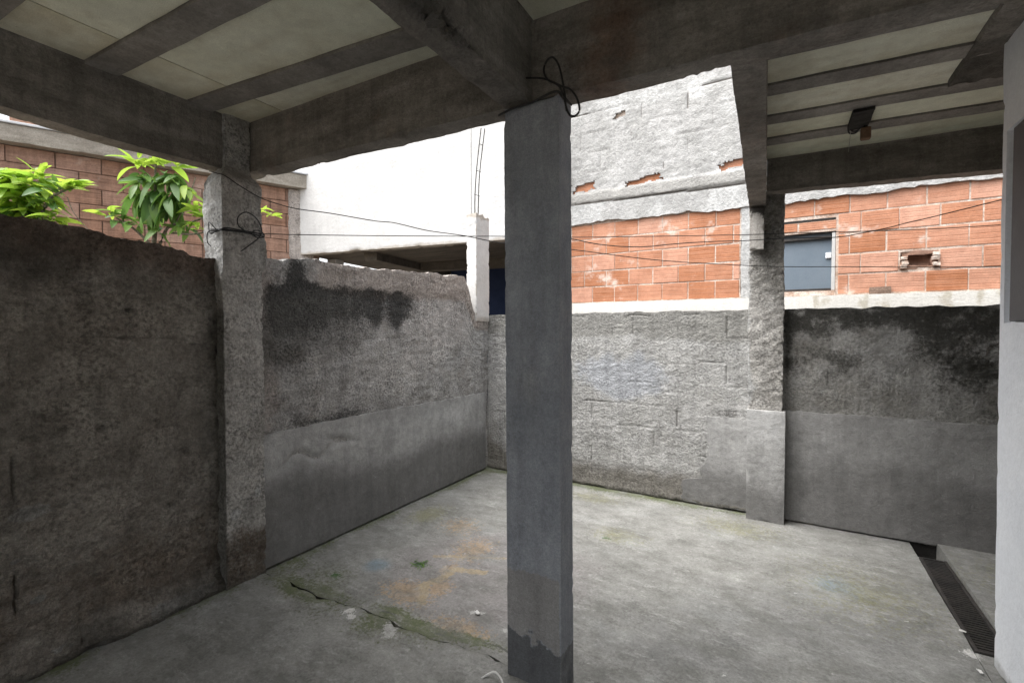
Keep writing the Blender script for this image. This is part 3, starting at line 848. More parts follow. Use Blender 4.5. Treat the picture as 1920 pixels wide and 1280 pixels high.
def mid_attr(P, N):
    x, z = P[:, 0], P[:, 2]
    n = fbm(P, 5, 4, 81)
    side = N[:, 0] > 0.5
    line = 0.17 + 0.12 * fbm(np.stack([x * 1.0, x * 0, z * 0.6], 1), 14, 4, 5, 0.7) - 0.25 * (x + 0.93)
    return dict(pale=np.clip((0.95 * sstep(line - 0.02, line + 0.02, z) * sstep(0.50, 0.44, z + 0.04 * n)) * (1 - side), 0, 1),
                damp=np.clip(sstep(line + 0.02, line - 0.02, z), 0, 1),
                smear_and_light=np.clip(0.8 * blob(x, z, -0.93, 1.28, .12, .22) + 0.5 * side, 0, 1))  # lighter smear, and the right face's extra light painted in

def mid_warp(Q):
    Q = Q.copy()
    Q[:, 0] += (2.45 - Q[:, 2]) * 0.0075
    return Q

place("pillar", lattice("pillar", lin(-1.047, -0.790, 0.0125), lin(1.722, 1.850, 0.0125), lin(-0.03, 2.45, 0.014), "pillar_smooth",
      disp=lambda P, N: 0.0022 * fbm(P, 5, 3, 82) + 0.0008 * fbm(P, 40, 2, 83), chip=(0.006, 0.010, 10), warp=mid_warp, attr=mid_attr), fr,
      label="smooth dark grey pillar standing in the middle")

def rear_attr(P, N):
    n = fbm(P, 5, 4, 85)
    left = np.exp(-(P[:, 0] + 0.25) / 0.03)
    return dict(pale=np.clip(0.85 * left * sstep(0.8, 1.0, P[:, 2]) * (0.8 + 0.5 * n) + 0.35 * (0.4 + n) * sstep(1.75, 1.3, P[:, 2]), 0, 1), mold_dark=np.clip(0.75 * sstep(1.55, 2.1, P[:, 2]) * (1 - 0.6 * left) + 0.45 * blob(P[:, 0], P[:, 2], -0.05, 1.2, .12, .6) + 0.35 * n, 0, 1), rust=0 * n)

place("pillar", lattice("pillar", lin(-0.246, -0.004, 0.0115), lin(4.195, 4.35, 0.02), lin(0.80, 2.60, 0.0115), "pillar_rough",
      disp=lambda P, N: rough_coat(P, 1.2, 75), chip=(0.014, 0.015, 16), attr=rear_attr), fr, label="rough rear pillar against the back wall")
rp = place("pillar_base", lattice("pillar_base", lin(-0.250, 0.018, 0.014), lin(4.178, 4.34, 0.02), lin(-0.02, 0.868, 0.014), "render",
      disp=lambda P, N: 0.003 * fbm(P, 6, 3, 76), chip=(0.006, 0.01, 12),
      attr=lambda P, N: dict(damp=np.clip(0.85 * sstep(0.45, 0.10, P[:, 2] + 0.12 * fbm(P, 4, 3, 7)), 0, 1), pale=np.clip(0.7 * sstep(.4, .7, P[:, 2]), 0, 1))), fr,
      label="smooth cement casing round the rear pillar's foot")

CEIL = 2.80
def fy(x):                      # inner face of the front beam: it runs slightly askew to the back wall
    return 1.712 + 0.022 * (x + 2.9)

def beam_disp(P, N):
    under = N[:, 2] < -0.3
    return 0.004 * fbm(P, 4, 3, 101) + 0.003 * fbm(P, 28, 3, 102) + np.where(under, 0.006 * fbm(P, 9, 3, 103), 0)

def front_beam_warp(Q):
    Q = Q.copy()
    Q[:, 1] += fy(Q[:, 0])
    low = np.clip((2.8 - Q[:, 2]) / 0.33, 0, 1)
    Q[:, 2] += low * (0.022 - 0.014 * (Q[:, 0] + 2.9))
    return Q

def front_attr(P, N):
    n = fbm(P, 4, 3, 8)
    return dict(rust=np.clip(0.9 * blob(P[:, 0], P[:, 2] * 0.3, -0.57, .8, .22, .3) + 0.5 * n, 0, 1))

place("beam", lattice("beam", lin(-3.03, 1.1, 0.016), lin(0, 0.112, 0.014), lin(2.47, 2.94, 0.016), "beam", disp=beam_disp, chip=(0.016, 0.016, 11), warp=front_beam_warp, attr=front_attr), fr,
      label="dark concrete beam running across above the middle pillar")

def left_beam_warp(Q):
    Q = Q.copy()
    sag = 0.012 * np.exp(-((Q[:, 1] - 1.05) / .35) ** 2)
    Q[:, 2] -= np.clip((2.8 - Q[:, 2]) / 0.33, 0, 1) * sag
    return Q

place("beam", lattice("beam", lin(-3.035, -2.925, 0.014), np.concatenate([lin(-3.0, 0.1, 0.07), lin(0.116, 1.712, 0.016)]), lin(2.472, 2.94, 0.016), "beam", disp=beam_disp, chip=(0.014, 0.015, 10), warp=left_beam_warp,
      attr=lambda P, N: dict(rust=np.clip(0.3 * fbm(P, 3, 3, 4), 0, 1))), fr, label="concrete beam above the left boundary wall")

def mid_beam_disp(P, N):
    y, z = P[:, 1], P[:, 2]
    edge = np.exp(-(((P[:, 0] + 0.925) / 0.05) ** 2 + ((z - 2.455) / 0.06) ** 2))
    br = sstep(1.42, 1.12, y + 0.08 * fbm(P, 9, 3, 2)) * sstep(0.75, 0.95, y)
    return beam_disp(P, N) - 0.085 * edge * br * np.clip(fbm(P, 24, 4, 6, 0.7) * 1.6 + 0.55, 0, 1.2) - 0.010 * np.clip(fbm(P, 30, 3, 9), 0, 1) * (N[:, 0] > 0.5)

def mid_beam_attr(P, N):
    edge = np.exp(-(((P[:, 0] + 0.925) / 0.06) ** 2 + ((P[:, 2] - 2.455) / 0.07) ** 2))
    return dict(broken=np.clip(1.1 * edge * sstep(1.45, 1.1, P[:, 1]) * sstep(0.7, 0.95, P[:, 1]), 0, 1), rust=0 * P[:, 0])

place("beam", lattice("beam", lin(-1.050, -0.925, 0.0125), np.concatenate([lin(-3.0, 0.5, 0.07), lin(0.513, 1.756, 0.0125)]), lin(2.455, 2.94, 0.0125), "beam", disp=mid_beam_disp, chip=(0.010, 0.012, 13),
      attr=mid_beam_attr), fr, label="concrete beam with broken edge running overhead to the middle pillar")

def deep_warp(Q):
    Q = Q.copy()
    Q[:, 0] += -0.030 * (Q[:, 1] - 1.8)
    return Q

place("beam", lattice("beam", lin(-0.178, -0.060, 0.013), lin(1.885, 4.26, 0.02), lin(2.472, 2.94, 0.016), "beam", disp=beam_disp, chip=(0.008, 0.012, 12), warp=deep_warp,
      attr=lambda P, N: dict(rust=np.clip(0.5 * blob(P[:, 1], P[:, 2], 2.7, 2.5, .5, .3) + 0.2 * fbm(P, 4, 3, 3), 0, 1))), fr, label="narrow concrete beam running back from the front beam to the rear pillar")

def rear_beam_warp(Q):
    Q = Q.copy()
    Q[:, 1] += 4.055 + 0.055 * Q[:, 0]
    low = np.clip((2.8 - Q[:, 2]) / 0.3, 0, 1)
    Q[:, 2] += low * (0.025 - 0.03 * Q[:, 0])
    return Q

place("beam", lattice("beam", lin(-0.125, 2.6, 0.018), lin(0, 0.115, 0.016), lin(2.53, 2.94, 0.016), "beam", disp=beam_disp, chip=(0.007, 0.012, 12), warp=rear_beam_warp,
      attr=lambda P, N: dict(rust=np.clip(0.3 * fbm(P, 3, 3, 9), 0, 1))), fr, label="dark rear beam above the brick wall and window")

def strip_disp(P, N):
    return 0.004 * fbm(P, 10, 3, 3) - np.where(N[:, 2] < 0, 0.05 * np.clip(fbm(P, 14, 3, 5) + 0.2, 0, 1) * sstep(2.75, 2.95, P[:, 1]), 0)
place("beam", lattice("beam", lin(0.722, 0.93, 0.014), np.concatenate([lin(1.90, 2.4, 0.05), lin(2.42, 3.27, 0.014)]), lin(2.765, 2.83, 0.016), "beam", disp=strip_disp, chip=(0.02, 0.02, 15),
      attr=lambda P, N: dict(broken=sstep(2.75, 2.95, P[:, 1]), rust=0.5 * sstep(2.85, 3.0, P[:, 1]))), fr, label="broken concrete edge above the white wall")

# ceilings: joists and panels as pieces of a roof slab
slab_parts = []
def solid_roof(X, Y, Z):
    return (Y < 1.83) | (X > -0.17)
slab = place("roof_slab", lattice("roof_slab", [-3.03, -2.0, -1.0, -0.17, 0.8, 2.6], [-3.0, -1.0, 0.6, 1.83, 3.0, 4.20], [2.86, 2.98], "beam", solid=solid_roof, smooth=False), fr)

def slanted(name, x0, x1, ya0, ya1, yb0, yb1, z0, z1, mat, parent, label=None, inset=0.0, edge=None):
    """a slab piece: y from ya0..ya1 at x0 to yb0..yb1 at x1"""
    nx = max(2, int((x1 - x0) / 0.06))
    xs = np.linspace(0, 1, nx + 1)
    ys = np.linspace(0, 1, 7)
    def warp(Q):
        Q = Q.copy()
        t, s = Q[:, 0].copy(), Q[:, 1].copy()
        lo = ya0 + (yb0 - ya0) * t
        hi = ya1 + (yb1 - ya1) * t
        Q[:, 0] = x0 + t * (x1 - x0)
        Q[:, 1] = lo + s * (hi - lo)
        Q[:, 1] += 0.002 * vnoise(np.stack([Q[:, 0] * 9, Q[:, 1] * 9, Q[:, 2]], 1), 3)
        Q[:, 2] += 0.002 * vnoise(np.stack([Q[:, 0] * 5, Q[:, 1] * 5, Q[:, 2] * 0], 1), 5)
        return Q
    return place(name, lattice(name, xs, ys, [z0, z1], mat, warp=warp, attr=edge, smooth=False), parent, label=label)

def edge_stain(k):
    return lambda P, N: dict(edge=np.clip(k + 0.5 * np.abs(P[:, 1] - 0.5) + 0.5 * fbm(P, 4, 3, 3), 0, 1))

# left bay and middle bay (in front of the front beam)
jl = [-2.60, -2.16, -1.72, -1.28, -0.83, -0.39, 0.06, 0.485, 0.921, 1.365]      # near edge of each joist at the left beam
wdt = 0.130
slope_of = {8: 0.055, 9: 0.098}
edges = []
for i, y0 in enumerate(jl):
    s = slope_of.get(i, 0.05)
    edges.append((y0, s))
def yl(i, x, far):
    y0, s = edges[i]
    return y0 + (wdt if far else 0) + s * (x + 2.95) * (1.0 if i != 9 else 1.0)
for (xa, xb, seams) in ((-2.925, -1.050, (-2.58,)), (-0.925, 0.722, ())):
    for i in range(len(edges)):
        if xb > 0 and i == 9:
            s9 = 0.098
        if xb > 0 and i == 9:
            continue
        slanted("joist", xa, xb, yl(i, xa, 0), yl(i, xa, 1), min(yl(i, xb, 0), 1.60), min(yl(i, xb, 1), 1.70), 2.786, 2.865, "joist", slab)
        cuts = [xa] + list(seams) + [xb]
        for a, b in zip(cuts[:-1], cuts[1:]):
            g = 0.004
            A0, B0 = yl(i, a, 1), min(yl(i, b, 1), 1.70)
            if i + 1 < len(edges) and not (xb > 0 and i == 8):
                A1, B1 = yl(i + 1, a, 0), min(yl(i + 1, b, 0), 1.60)
            else:
                A1, B1 = fy(a) + 0.004, fy(b) + 0.004
            if min(A1 - A0, B1 - B0) < 0.02:
                continue
            st = 0.55 if (b - a) < 0.6 else (0.25 if i >= 8 else 0.0)
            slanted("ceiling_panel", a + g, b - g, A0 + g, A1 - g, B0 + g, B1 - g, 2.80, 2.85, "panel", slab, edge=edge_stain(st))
# right bay (behind the front beam)
jr = [2.023, 2.423, 2.813, 3.223, 3.598]
xa, xb = -0.19, 2.55
sl = 0.075
for i, y0 in enumerate(jr):
    slanted("joist", xa, xb, y0, y0 + 0.128, y0 + sl * (xb - xa), y0 + 0.128 + sl * (xb - xa), 2.789, 2.865, "joist", slab)
    y1 = jr[i + 1] if i + 1 < len(jr) else 4.07
    pieces = [(xa, xb)] if i != 3 else [(xa, 0.335), (0.435, xb)]
    for a, b in pieces:
        d0, d1 = sl * (a - xa), sl * (b - xa)
        if i == 3 or True:
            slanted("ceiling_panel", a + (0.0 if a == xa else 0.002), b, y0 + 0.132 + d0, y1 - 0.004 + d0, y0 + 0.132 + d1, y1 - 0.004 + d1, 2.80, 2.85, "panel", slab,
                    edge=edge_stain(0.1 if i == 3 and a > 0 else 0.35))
slanted("ceiling_panel", xa, xb, 1.90, 2.026, 1.95, 2.026 + sl * (xb - xa), 2.80, 2.85, "panel", slab, edge=edge_stain(0.2))

# ------------------------------------------------------------------ white house wall at the right
hs = thing("house_wall", (0.9, 1.5, 0), "bright white plastered house wall with grey shuttered recess at the right edge", "wall")
ysW = np.concatenate([lin(-3.0, 1.9, 0.3), lin(1.95, 2.87, 0.02)])
ysW[np.argmin(np.abs(ysW - 2.82))] = 2.822
zsW = lin(0, 2.79, 0.03)
zsW[np.argmin(np.abs(zsW - 1.534))] = 1.534
zsW[np.argmin(np.abs(zsW - 2.372))] = 2.372
def solid_house(X, Y, Z):
    return ~((X < 0.855) & (Y < 2.822) & (Y > 2.1) & (Z > 1.534) & (Z < 2.372))
def house_attr(P, N):
    n = fbm(P, 6, 4, 3)
    return dict(dirt=np.clip(0.8 * sstep(0.10, 0.0, P[:, 2] + 0.03 * n) + 0.35 * blob(P[:, 1], P[:, 2], 2.78, .35, .12, .4) * (0.5 + n), 0, 1))
def house_warp(Q):
    Q = Q.copy()
    Q[:, 1] += np.where(Q[:, 1] > 2.7, 0.05 * (Q[:, 2] / 2.79), 0) + np.where(Q[:, 1] > 2.86, 0.006 * vnoise(np.stack([Q[:, 2] * 6, Q[:, 2] * 0, Q[:, 2] * 0], 1), 3), 0)
    return Q
place("wall_body", lattice("wall_body", [0.832, 0.855, 0.98], ysW, zsW, "whitewash", solid=solid_house, disp=lambda P, N: 0.0025 * fbm(P, 5, 3, 3) * (P[:, 0] < 0.85) * (N[:, 0] < -0.9),
      chip=(0.006, 0.012, 10), warp=house_warp, attr=house_attr), hs)
place("shutter", box_mesh("shutter", 0.838, 0.8535, 2.10, 2.815, 1.54, 2.366, "shutter", 0.003), hs, label="flat grey panel set back in the white wall")
place("unseen_light_block", box_mesh("unseen_light_block", -3.0, 0.98, -3.2, -3.02, 1.95, 2.95, "render"), hs)  # unseen header added behind the camera; its height sets the fill light
place("unseen_light_block", box_mesh("unseen_light_block", 2.62, 2.8, 1.5, 4.4, 0.0, 2.95, "render"), hs)  # unseen wall added to keep side light out of the right bay
place("unseen_light_block", box_mesh("unseen_light_block", 0.99, 2.6, 1.5, 1.68, 0.03, 2.95, "render"), hs)  # unseen wall added with it, closing the bay's front to light

# ------------------------------------------------------------------ drain grate
dg = thing("drain_grate", (0.87, 3.5, -0.05), "dark iron slotted drain grate in the floor beside the white wall", "grate")
place("frame", box_mesh("frame", 0.800, 0.815, 2.98, 4.045, -0.055, -0.012, "iron", 0.002), dg)
place("frame", box_mesh("frame", 0.925, 0.941, 2.98, 4.045, -0.055, -0.010, "iron", 0.002), dg)
place("frame", box_mesh("frame", 0.816, 0.924, 4.030, 4.045, -0.055, -0.012, "iron", 0.002), dg)
bar = box_mesh("bar", -0.0535, 0.0535, -0.0055, 0.0055, -0.012, 0.012, "iron", 0.002)
place("frame", box_mesh("frame", 0.816, 0.924, 2.98, 2.995, -0.055, -0.012, "iron", 0.002), dg)
yb = 3.012
while yb < 4.025:
    place("bar", bar, dg, at=(0.870, yb, -0.030))
    yb += 0.0245
place("outlet_lip", box_mesh("outlet_lip", 0.80, 0.94, 4.05, 4.068, -0.10, -0.022, "render", 0.003), dg)

# ------------------------------------------------------------------ brick building behind the back wall
bb = thing("brick_building", (0.0, 4.5, 0), "orange hollow brick building with whitish roughcast upper wall behind the back wall", "building")
WX0, WX1, WZ0, WZ1 = -0.32, 0.338, 1.812, 2.268
def solid_bb(X, Y, Z):
    return ~((X > WX0) & (X < WX1) & (Z > WZ0) & (Z < WZ1) & (Y < 4.5)) & ~((X > 0.725) & (X < 0.935) & (Z > 1.955) & (Z < 2.07) & (Y < 4.46))
bw = place("wall_body", lattice("wall_body", np.unique([-2.12, WX0, WX1, 0.725, 0.935, 2.8]), [4.3555, 4.46, 4.5, 7.5], np.unique([0.0, 1.78, WZ0, 1.955, 2.07, WZ1, 2.5, 6.0]), "mortar", solid=solid_bb, smooth=False), bb)

def brick_mesh(name, L, H, T, mat, grooves=3):
    """hollow brick seen from its side: long shallow grooves run along the face (-Y)"""
    prof = []
    prof.append((0.0, 0.004))
    prof.append((0.004, 0.0))
    for g in range(grooves):
        zc = H * (g + 1) / (grooves + 1)
        prof += [(zc - 0.004, 0.0), (zc, 0.0012), (zc + 0.004, 0.0)]
    prof += [(H - 0.004, 0.0), (H, 0.004)]
    V, F = [], []
    rows = len(prof)
    for x, ins in ((0.0, 0.004), (0.004, 0.0), (L - 0.004, 0.0), (L, 0.004)):
        for z, y in prof:
            V.append((x - L / 2, y + ins, z))
    for c in range(3):
        for r in range(rows - 1):
            a = c * rows + r
            F.append((a, a + rows, a + rows + 1, a + 1))
    base = len(V)
    V += [(-L / 2, T, 0), (L / 2, T, 0), (L / 2, T, H), (-L / 2, T, H)]
    l0, l1, r0, r1 = 0, rows - 1, 3 * rows, 4 * rows - 1
    F += [(l0, l1, base + 3, base), (r1, r0, base + 1, base + 2), (l1, r1, base + 2, base + 3), (r0, l0, base, base + 1)]
    return mesh_np(name, np.array(V), F, mat, smooth=False)

_bcache = {}
def brick_at(x0, x1, z0, z1, y, parent, mat="brick", jit=True):
    L, H = round(x1 - x0, 3), round(z1 - z0, 3)
    key = (L, H, mat)
    if key not in _bcache:
        _bcache[key] = brick_mesh("brick", L, H, 0.05, mat)
    j = random.uniform(-0.003, 0.002) if jit else 0
    place("brick", _bcache[key], parent, at=((x0 + x1) / 2, y + j, z0), rot=(random.uniform(-.006, .006), random.uniform(-.006, .006), random.uniform(-.006, .006)))

rows_z = [(1.782, 1.928), (1.935, 2.080), (2.087, 2.236), (2.243, 2.391), (2.398, 2.540)]
YB = 4.352
for r, (z0, z1) in enumerate(rows_z):
    ph = -0.516 if r % 2 == 0 else -0.600
    xs_ = [ph + 0.2225 * k for k in range(-7, 2)]
    xs_ = [x for x in xs_ if x < -0.345] + [-0.325]
    for a, b in zip(xs_[:-1], xs_[1:]):
        brick_at(a + random.uniform(.002, .005), b - random.uniform(.001, .004), z0, z1 - random.uniform(0, .004), YB, bw)
    ph = 0.644 if r % 2 == 0 else 0.715
    xs_ = [ph + 0.2235 * k for k in range(-4, 8)]
    start = 0.352 if r < 3 else (0.350 if r == 3 else -0.30)
    xs_ = [start] + [x for x in xs_ if x > start + 0.03]
    for a, b in zip(xs_[:-1], xs_[1:]):
        if b > 2.3:
            break
        if r == 1 and abs(a - 0.715) < 0.02:
            continue                                   # the broken brick is built below
        brick_at(a + random.uniform(.002, .005), b - random.uniform(.001, .004), z0, z1 - random.uniform(0, .004), YB, bw)
for a, b in ((-0.30, -0.06), (-0.05, 0.085), (0.095, 0.34)):       # thin course above the window
    brick_at(a, b, 2.285, 2.352, YB + 0.002, bw)
def solid_broken(X, Y, Z):
    cav = (X > 0.765) & (X < 0.90) & (Z > 1.968) & (Z < 2.052)
    return ~cav | (Y > 4.42)
place("brick", lattice("brick", [0.726, 0.745, 0.765, 0.81, 0.855, 0.90, 0.92, 0.934], lin(4.356, 4.45, 0.02), lin(1.945, 2.070, 0.0115), "brick_deep", solid=solid_broken,
      disp=lambda P, N: 0.022 * fbm(P, 26, 3, 4)), bw, label="broken brick showing its hollow inside")
place("mortar_lump", lattice("mortar_lump", lin(0.545, 0.67, 0.0125), lin(4.325, 4.354, 0.015), lin(1.768, 1.825, 0.0115), "mortar_dark", disp=lambda P, N: 0.008 * fbm(P, 30, 3, 6)), bw)
for zt, xt in ((1.962, 0.742), (1.992, 0.750), (2.024, 0.744), (1.972, 0.922), (2.012, 0.915), (2.045, 0.920)):
    if True:
        place("mortar_lump", lattice("mortar_lump", lin(xt - 0.018, xt + 0.018, 0.009), lin(4.33, 4.37, 0.01), lin(zt - 0.011, zt + 0.011, 0.0055), "mortar", disp=lambda P, N: 0.009 * fbm(P, 45, 3, 6)), bw)

def band_attr(P, N):
    st = fbm(np.stack([P[:, 0], P[:, 0] * 0, P[:, 2] * 0.1], 1), 14, 3, 2)
    return dict(dirt=np.clip(0.45 + 0.8 * st * (P[:, 0] > 0) + 0.3 * fbm(P, 20, 2, 3), 0, 1) * (0.35 + 0.65 * (P[:, 0] > 0.2)))
place("cement_band", lattice("cement_band", lin(-2.13, 2.7, 0.02), [4.322, 4.354], lin(1.655, 1.772, 0.0195), "cement_white", disp=lambda P, N: 0.002 * fbm(P, 10, 3, 2), chip=(0.006, 0.012, 14), attr=band_attr), bb)
place("corner_plaster", lattice("corner_plaster", lin(-0.318, -0.235, 0.01), [4.342, 4.354], lin(1.775, 2.53, 0.012), "roughcast_high", disp=lambda P, N: 0.006 * fbm(P, 18, 3, 2), chip=(0.012, 0.02, 12),
      attr=lambda P, N: dict(pale=0.8 + 0 * P[:, 0])), bb)

place("lintel_gap_shade", box_mesh("lintel_gap_shade", -0.30, 0.335, 4.3495, 4.3548, 2.357, 2.371, "hole_shade"), bw)  # solid strip coloured black for the shade of the gap

# upper roughcast with three bare brick spots
HOLES = [(-1.70, 2.905, .10, .040), (-1.13, 2.885, .14, .030), (-0.385, 2.895, .085, .038), (-1.355, 3.53, .045, .022)]
def hole_val(X, Z):
    P = np.stack([X.ravel(), X.ravel() * 0, Z.ravel()], 1)
    n = fbm(P, 22, 3, 5).reshape(X.shape)
    v = np.full(X.shape, -1.0)
    for cx, cz, rx, rz in HOLES:
        v = np.maximum(v, 1 - np.maximum(np.abs(X - cx) / rx, np.abs(Z - cz - 0.12 * (X - cx)) / rz) + 0.7 * n)
    return v
def solid_high(X, Y, Z):
    return hole_val(X, Z) < 0.0
def high_disp(P, N):
    x, z = P[:, 0], P[:, 2]
    f = N[:, 1] < -0.3
    crack = np.exp(-((z - 2.735 + 0.022 * (x + 1.1) + 0.012 * fbm(P, 10, 3, 2)) / 0.008) ** 2)
    band = sstep(2.85, 2.80, z + 0.02 * (x + 1.1))
    return rough_coat(P, 0.7, 90) * (1 - 0.75 * band) - f * (0.018 * block_joints(x, z, 0.19, 0.40, 33, 0.05, 0.38) * (z > 2.95) + 0.014 * crack) + f * 0.012 * sstep(2.73, 2.75, z) * sstep(2.86, 2.83, z)
def high_attr(P, N):
    x, z = P[:, 0], P[:, 2]
    n = fbm(P, 3, 4, 13)
    zz = z + 0.022 * (x + 1.1)
    crack = np.exp(-((zz - 2.735 + 0.012 * fbm(P, 10, 3, 2)) / 0.007) ** 2)
    return dict(grey=np.clip(0.95 * sstep(2.73, 2.75, zz) * sstep(2.88, 2.82, zz + 0.03 * n) + 0.5 * sstep(2.74, 2.6, z) * (0.55 + n) + 0.5 * blob(x, z, -1.85, 2.62, .3, .14), 0, 1),
                pale=np.clip(0.9 * sstep(2.74, 2.72, zz) * sstep(-0.15, 0.3, n) + 0.8 * sstep(3.0, 3.3, z) * (0.5 + n), 0, 1),
                slit=np.clip(0.8 * crack + 0.9 * block_joints(x, z, 0.19, 0.40, 33, 0.05, 0.38) * (z > 2.95), 0, 1) * (N[:, 1] < -0.3))
def high_warp(Q):
    Q = Q.copy()
    Z = np.zeros(len(Q))
    low = np.clip((2.7 - Q[:, 2]) / 0.17, 0, 1)
    Q[:, 2] += low * (0.018 * vnoise(np.stack([Q[:, 0] * 7, Z, Z], 1), 3) + 0.010 * vnoise(np.stack([Q[:, 0] * 23, Z, Z], 1), 4) - 0.012 * (Q[:, 0] + 1.1))
    return Q
place("roughcast", lattice("roughcast", np.concatenate([lin(-2.14, -0.10, 0.0135), lin(-0.08, 2.8, 0.03)]), [4.325, 4.349], np.concatenate([lin(2.545, 3.9, 0.0125), lin(3.95, 6.0, 0.08)]), "roughcast_high",
      solid=solid_high, disp=high_disp, warp=high_warp, attr=high_attr), bb)
for cx, cz, rx, rz in HOLES[:3]:
    brick_at(cx - rx - 0.06, cx + rx + 0.06, cz - rz - 0.03, cz + rz + 0.03, 4.352, bw, jit=False)

# window
wi = place("window", box_mesh("window", WX0 + 0.002, WX1 - 0.002, 4.402, 4.410, WZ0 + 0.002, WZ1 - 0.002, "glass"), bb, label="blue-grey frosted window pane")
place("frame", box_mesh("frame", WX1 - 0.024, WX1 - 0.002, 4.362, 4.4015, WZ0 + 0.002, WZ1 - 0.002, "aluminium", 0.002), wi)
place("frame", box_mesh("frame", WX0 + 0.002, WX1 - 0.026, 4.372, 4.4015, WZ1 - 0.05, WZ1 - 0.030, "iron", 0.002), wi)
place("frame", box_mesh("frame", WX0 + 0.002, WX1 - 0.026, 4.378, 4.4015, WZ0 + 0.002, WZ0 + 0.02, "iron", 0.002), wi)
place("latch", box_mesh("latch", 0.275, 0.312, 4.385, 4.4015, 2.065, 2.110, "plastic_white", 0.004), wi)
place("sill", lattice("sill", lin(WX0, WX1, 0.02), lin(4.345, 4.43, 0.02), lin(1.775, WZ0 - 0.004, 0.011), "mortar", disp=lambda P, N: 0.006 * fbm(P, 25, 3, 5)), wi)

# the courses above were drawn 0.15 m high; the real blocks are 0.195 m, so the whole building is larger and stands further back
from mathutils import Matrix
K = 1.30
seen = set()
todo = list(bb.children)
while todo:
    o = todo.pop()
    todo += list(o.children)
    if o.data and o.data.name not in seen:
        seen.add(o.data.name)
        o.data.transform(Matrix.Scale(K, 4))
    wt_ = WT[o] * K + Vector((0, 0, 1.5 * (1 - K)))
    WT[o] = wt_
bb.location = (0.0, 4.5 * K, 0.0)
WT[bb] = Vector(bb.location)
todo = list(bb.children)
while todo:
    o = todo.pop()
    todo += list(o.children)
    o.location = WT[o] - WT[o.parent]

# ------------------------------------------------------------------ white building beyond the corner
W0 = np.array([-3.695, 5.055])
WD = np.array([0.986, 0.168]); WD /= np.linalg.norm(WD)
WN = np.array([-WD[1], WD[0]])
def wwarp(x, y, z):
    p = W0 + WD * x + WN * y
    return (p[0], p[1], z)
def wwarp_np(Q):
    R = Q.copy()
    R[:, 0] = W0[0] + WD[0] * Q[:, 0] + WN[0] * Q[:, 1]
    R[:, 1] = W0[1] + WD[1] * Q[:, 0] + WN[1] * Q[:, 1]
    return R
wh = thing("white_building", (-4.4, 6.5, 0), "white rendered building with overhanging upper floor beyond the wall corner", "building")
def wh_attr(P, N):
    n = fbm(P, 4, 4, 6)
    return dict(dirt=np.clip(0.8 * sstep(2.74, 2.67, P[:, 2] + 0.03 * n) + 0.8 * sstep(-2.75, -2.9, P[:, 0] + 0.06 * n) * sstep(4.0, 3.0, P[:, 2]) + 0.25 * sstep(0.45, 0.7, n) + 0.3 * blob(P[:, 0], P[:, 2], -1.0, 3.1, .12, .12), 0, 1))
place("upper_wall", lattice("upper_wall", lin(-2.87, 0.94, 0.035), [0.0, 0.15], lin(2.672, 6.4, 0.035), "plaster_white", disp=lambda P, N: 0.004 * fbm(P, 5, 3, 2), chip=(0.02, 0.02, 8), warp=wwarp_np, attr=wh_attr), wh)
place("soffit", box_mesh("soffit", -2.85, 0.92, 0.16, 4.2, 2.69, 2.85, "soffit", warp=wwarp), wh)
place("soffit_beam", box_mesh("soffit_beam", -1.6, 0.92, 1.5, 1.7, 2.55, 2.688, "soffit", warp=wwarp), wh)
place("soffit_beam", box_mesh("soffit_beam", -1.85, -1.62, 0.3, 4.0, 2.57, 2.688, "soffit", warp=wwarp), wh)
place("inner_wall", box_mesh("inner_wall", -1.58, 0.76, 2.6, 2.75, 0.0, 2.687, "navy", warp=wwarp), wh)
place("column", box_mesh("column", -2.84, -2.66, 0.6, 0.8, 0.0, 2.687, "plaster_white", 0.005, warp=wwarp), wh)
place("side_wall", box_mesh("side_wall", 0.77, 0.92, 0.17, 4.2, 0.0, 2.66, "navy", warp=wwarp), wh)
gate_x = 0.35
for k in range(9):
    place("gate_bar", box_mesh("gate_bar", gate_x + k * 0.05, gate_x + k * 0.05 + 0.014, 0.9, 0.914, 0.0, 2.0, "iron", warp=wwarp), wh)
place("gate_rail", box_mesh("gate_rail", gate_x - 0.02, 0.765, 0.895, 0.919, 2.0, 2.03, "iron", warp=wwarp), wh)

# pillar stub with rebar on the wall corner
ps = thing("pillar_stub", (-2.86, 4.17, 1.6), "slim white pillar stub with bare rebar on top at the wall corner", "pillar")
def stub_disp(P, N):
    return 0.004 * fbm(P, 8, 3, 4) + 0.002 * fbm(P, 40, 2, 3)
def stub_warp(Q):
    Q = Q.copy()
    Q[:, 2] += np.where(Q[:, 2] > 2.6, 0.02 * vnoise(Q * 30, 3), 0)
    return Q
place("shaft", lattice("shaft", lin(-2.925, -2.798, 0.012), lin(4.045, 4.293, 0.0125), lin(1.60, 2.735, 0.014), "plaster_white", disp=stub_disp, chip=(0.012, 0.012, 18), warp=stub_warp,
      attr=lambda P, N: dict(dirt=np.clip(0.9 * sstep(2.66, 2.72, P[:, 2]) + 0.6 * sstep(1.70, 1.62, P[:, 2]) + 0.9 * np.exp(-(np.hypot(P[:, 0] + 2.798, P[:, 1] - 4.045) / .012) ** 2) * (fbm(P, 12, 3, 8) > 0.05), 0, 1))), ps)
RB = [[(-2.84, 4.08, 2.70), (-2.84, 4.085, 2.95), (-2.84, 4.12, 3.25), (-2.84, 4.20, 3.68)], [(-2.84, 4.14, 2.70), (-2.84, 4.155, 3.03), (-2.84, 4.185, 3.27), (-2.84, 4.272, 3.70)]]
for line in RB:
    place("rebar", tube("rebar", line, 0.0055, "iron"), ps)
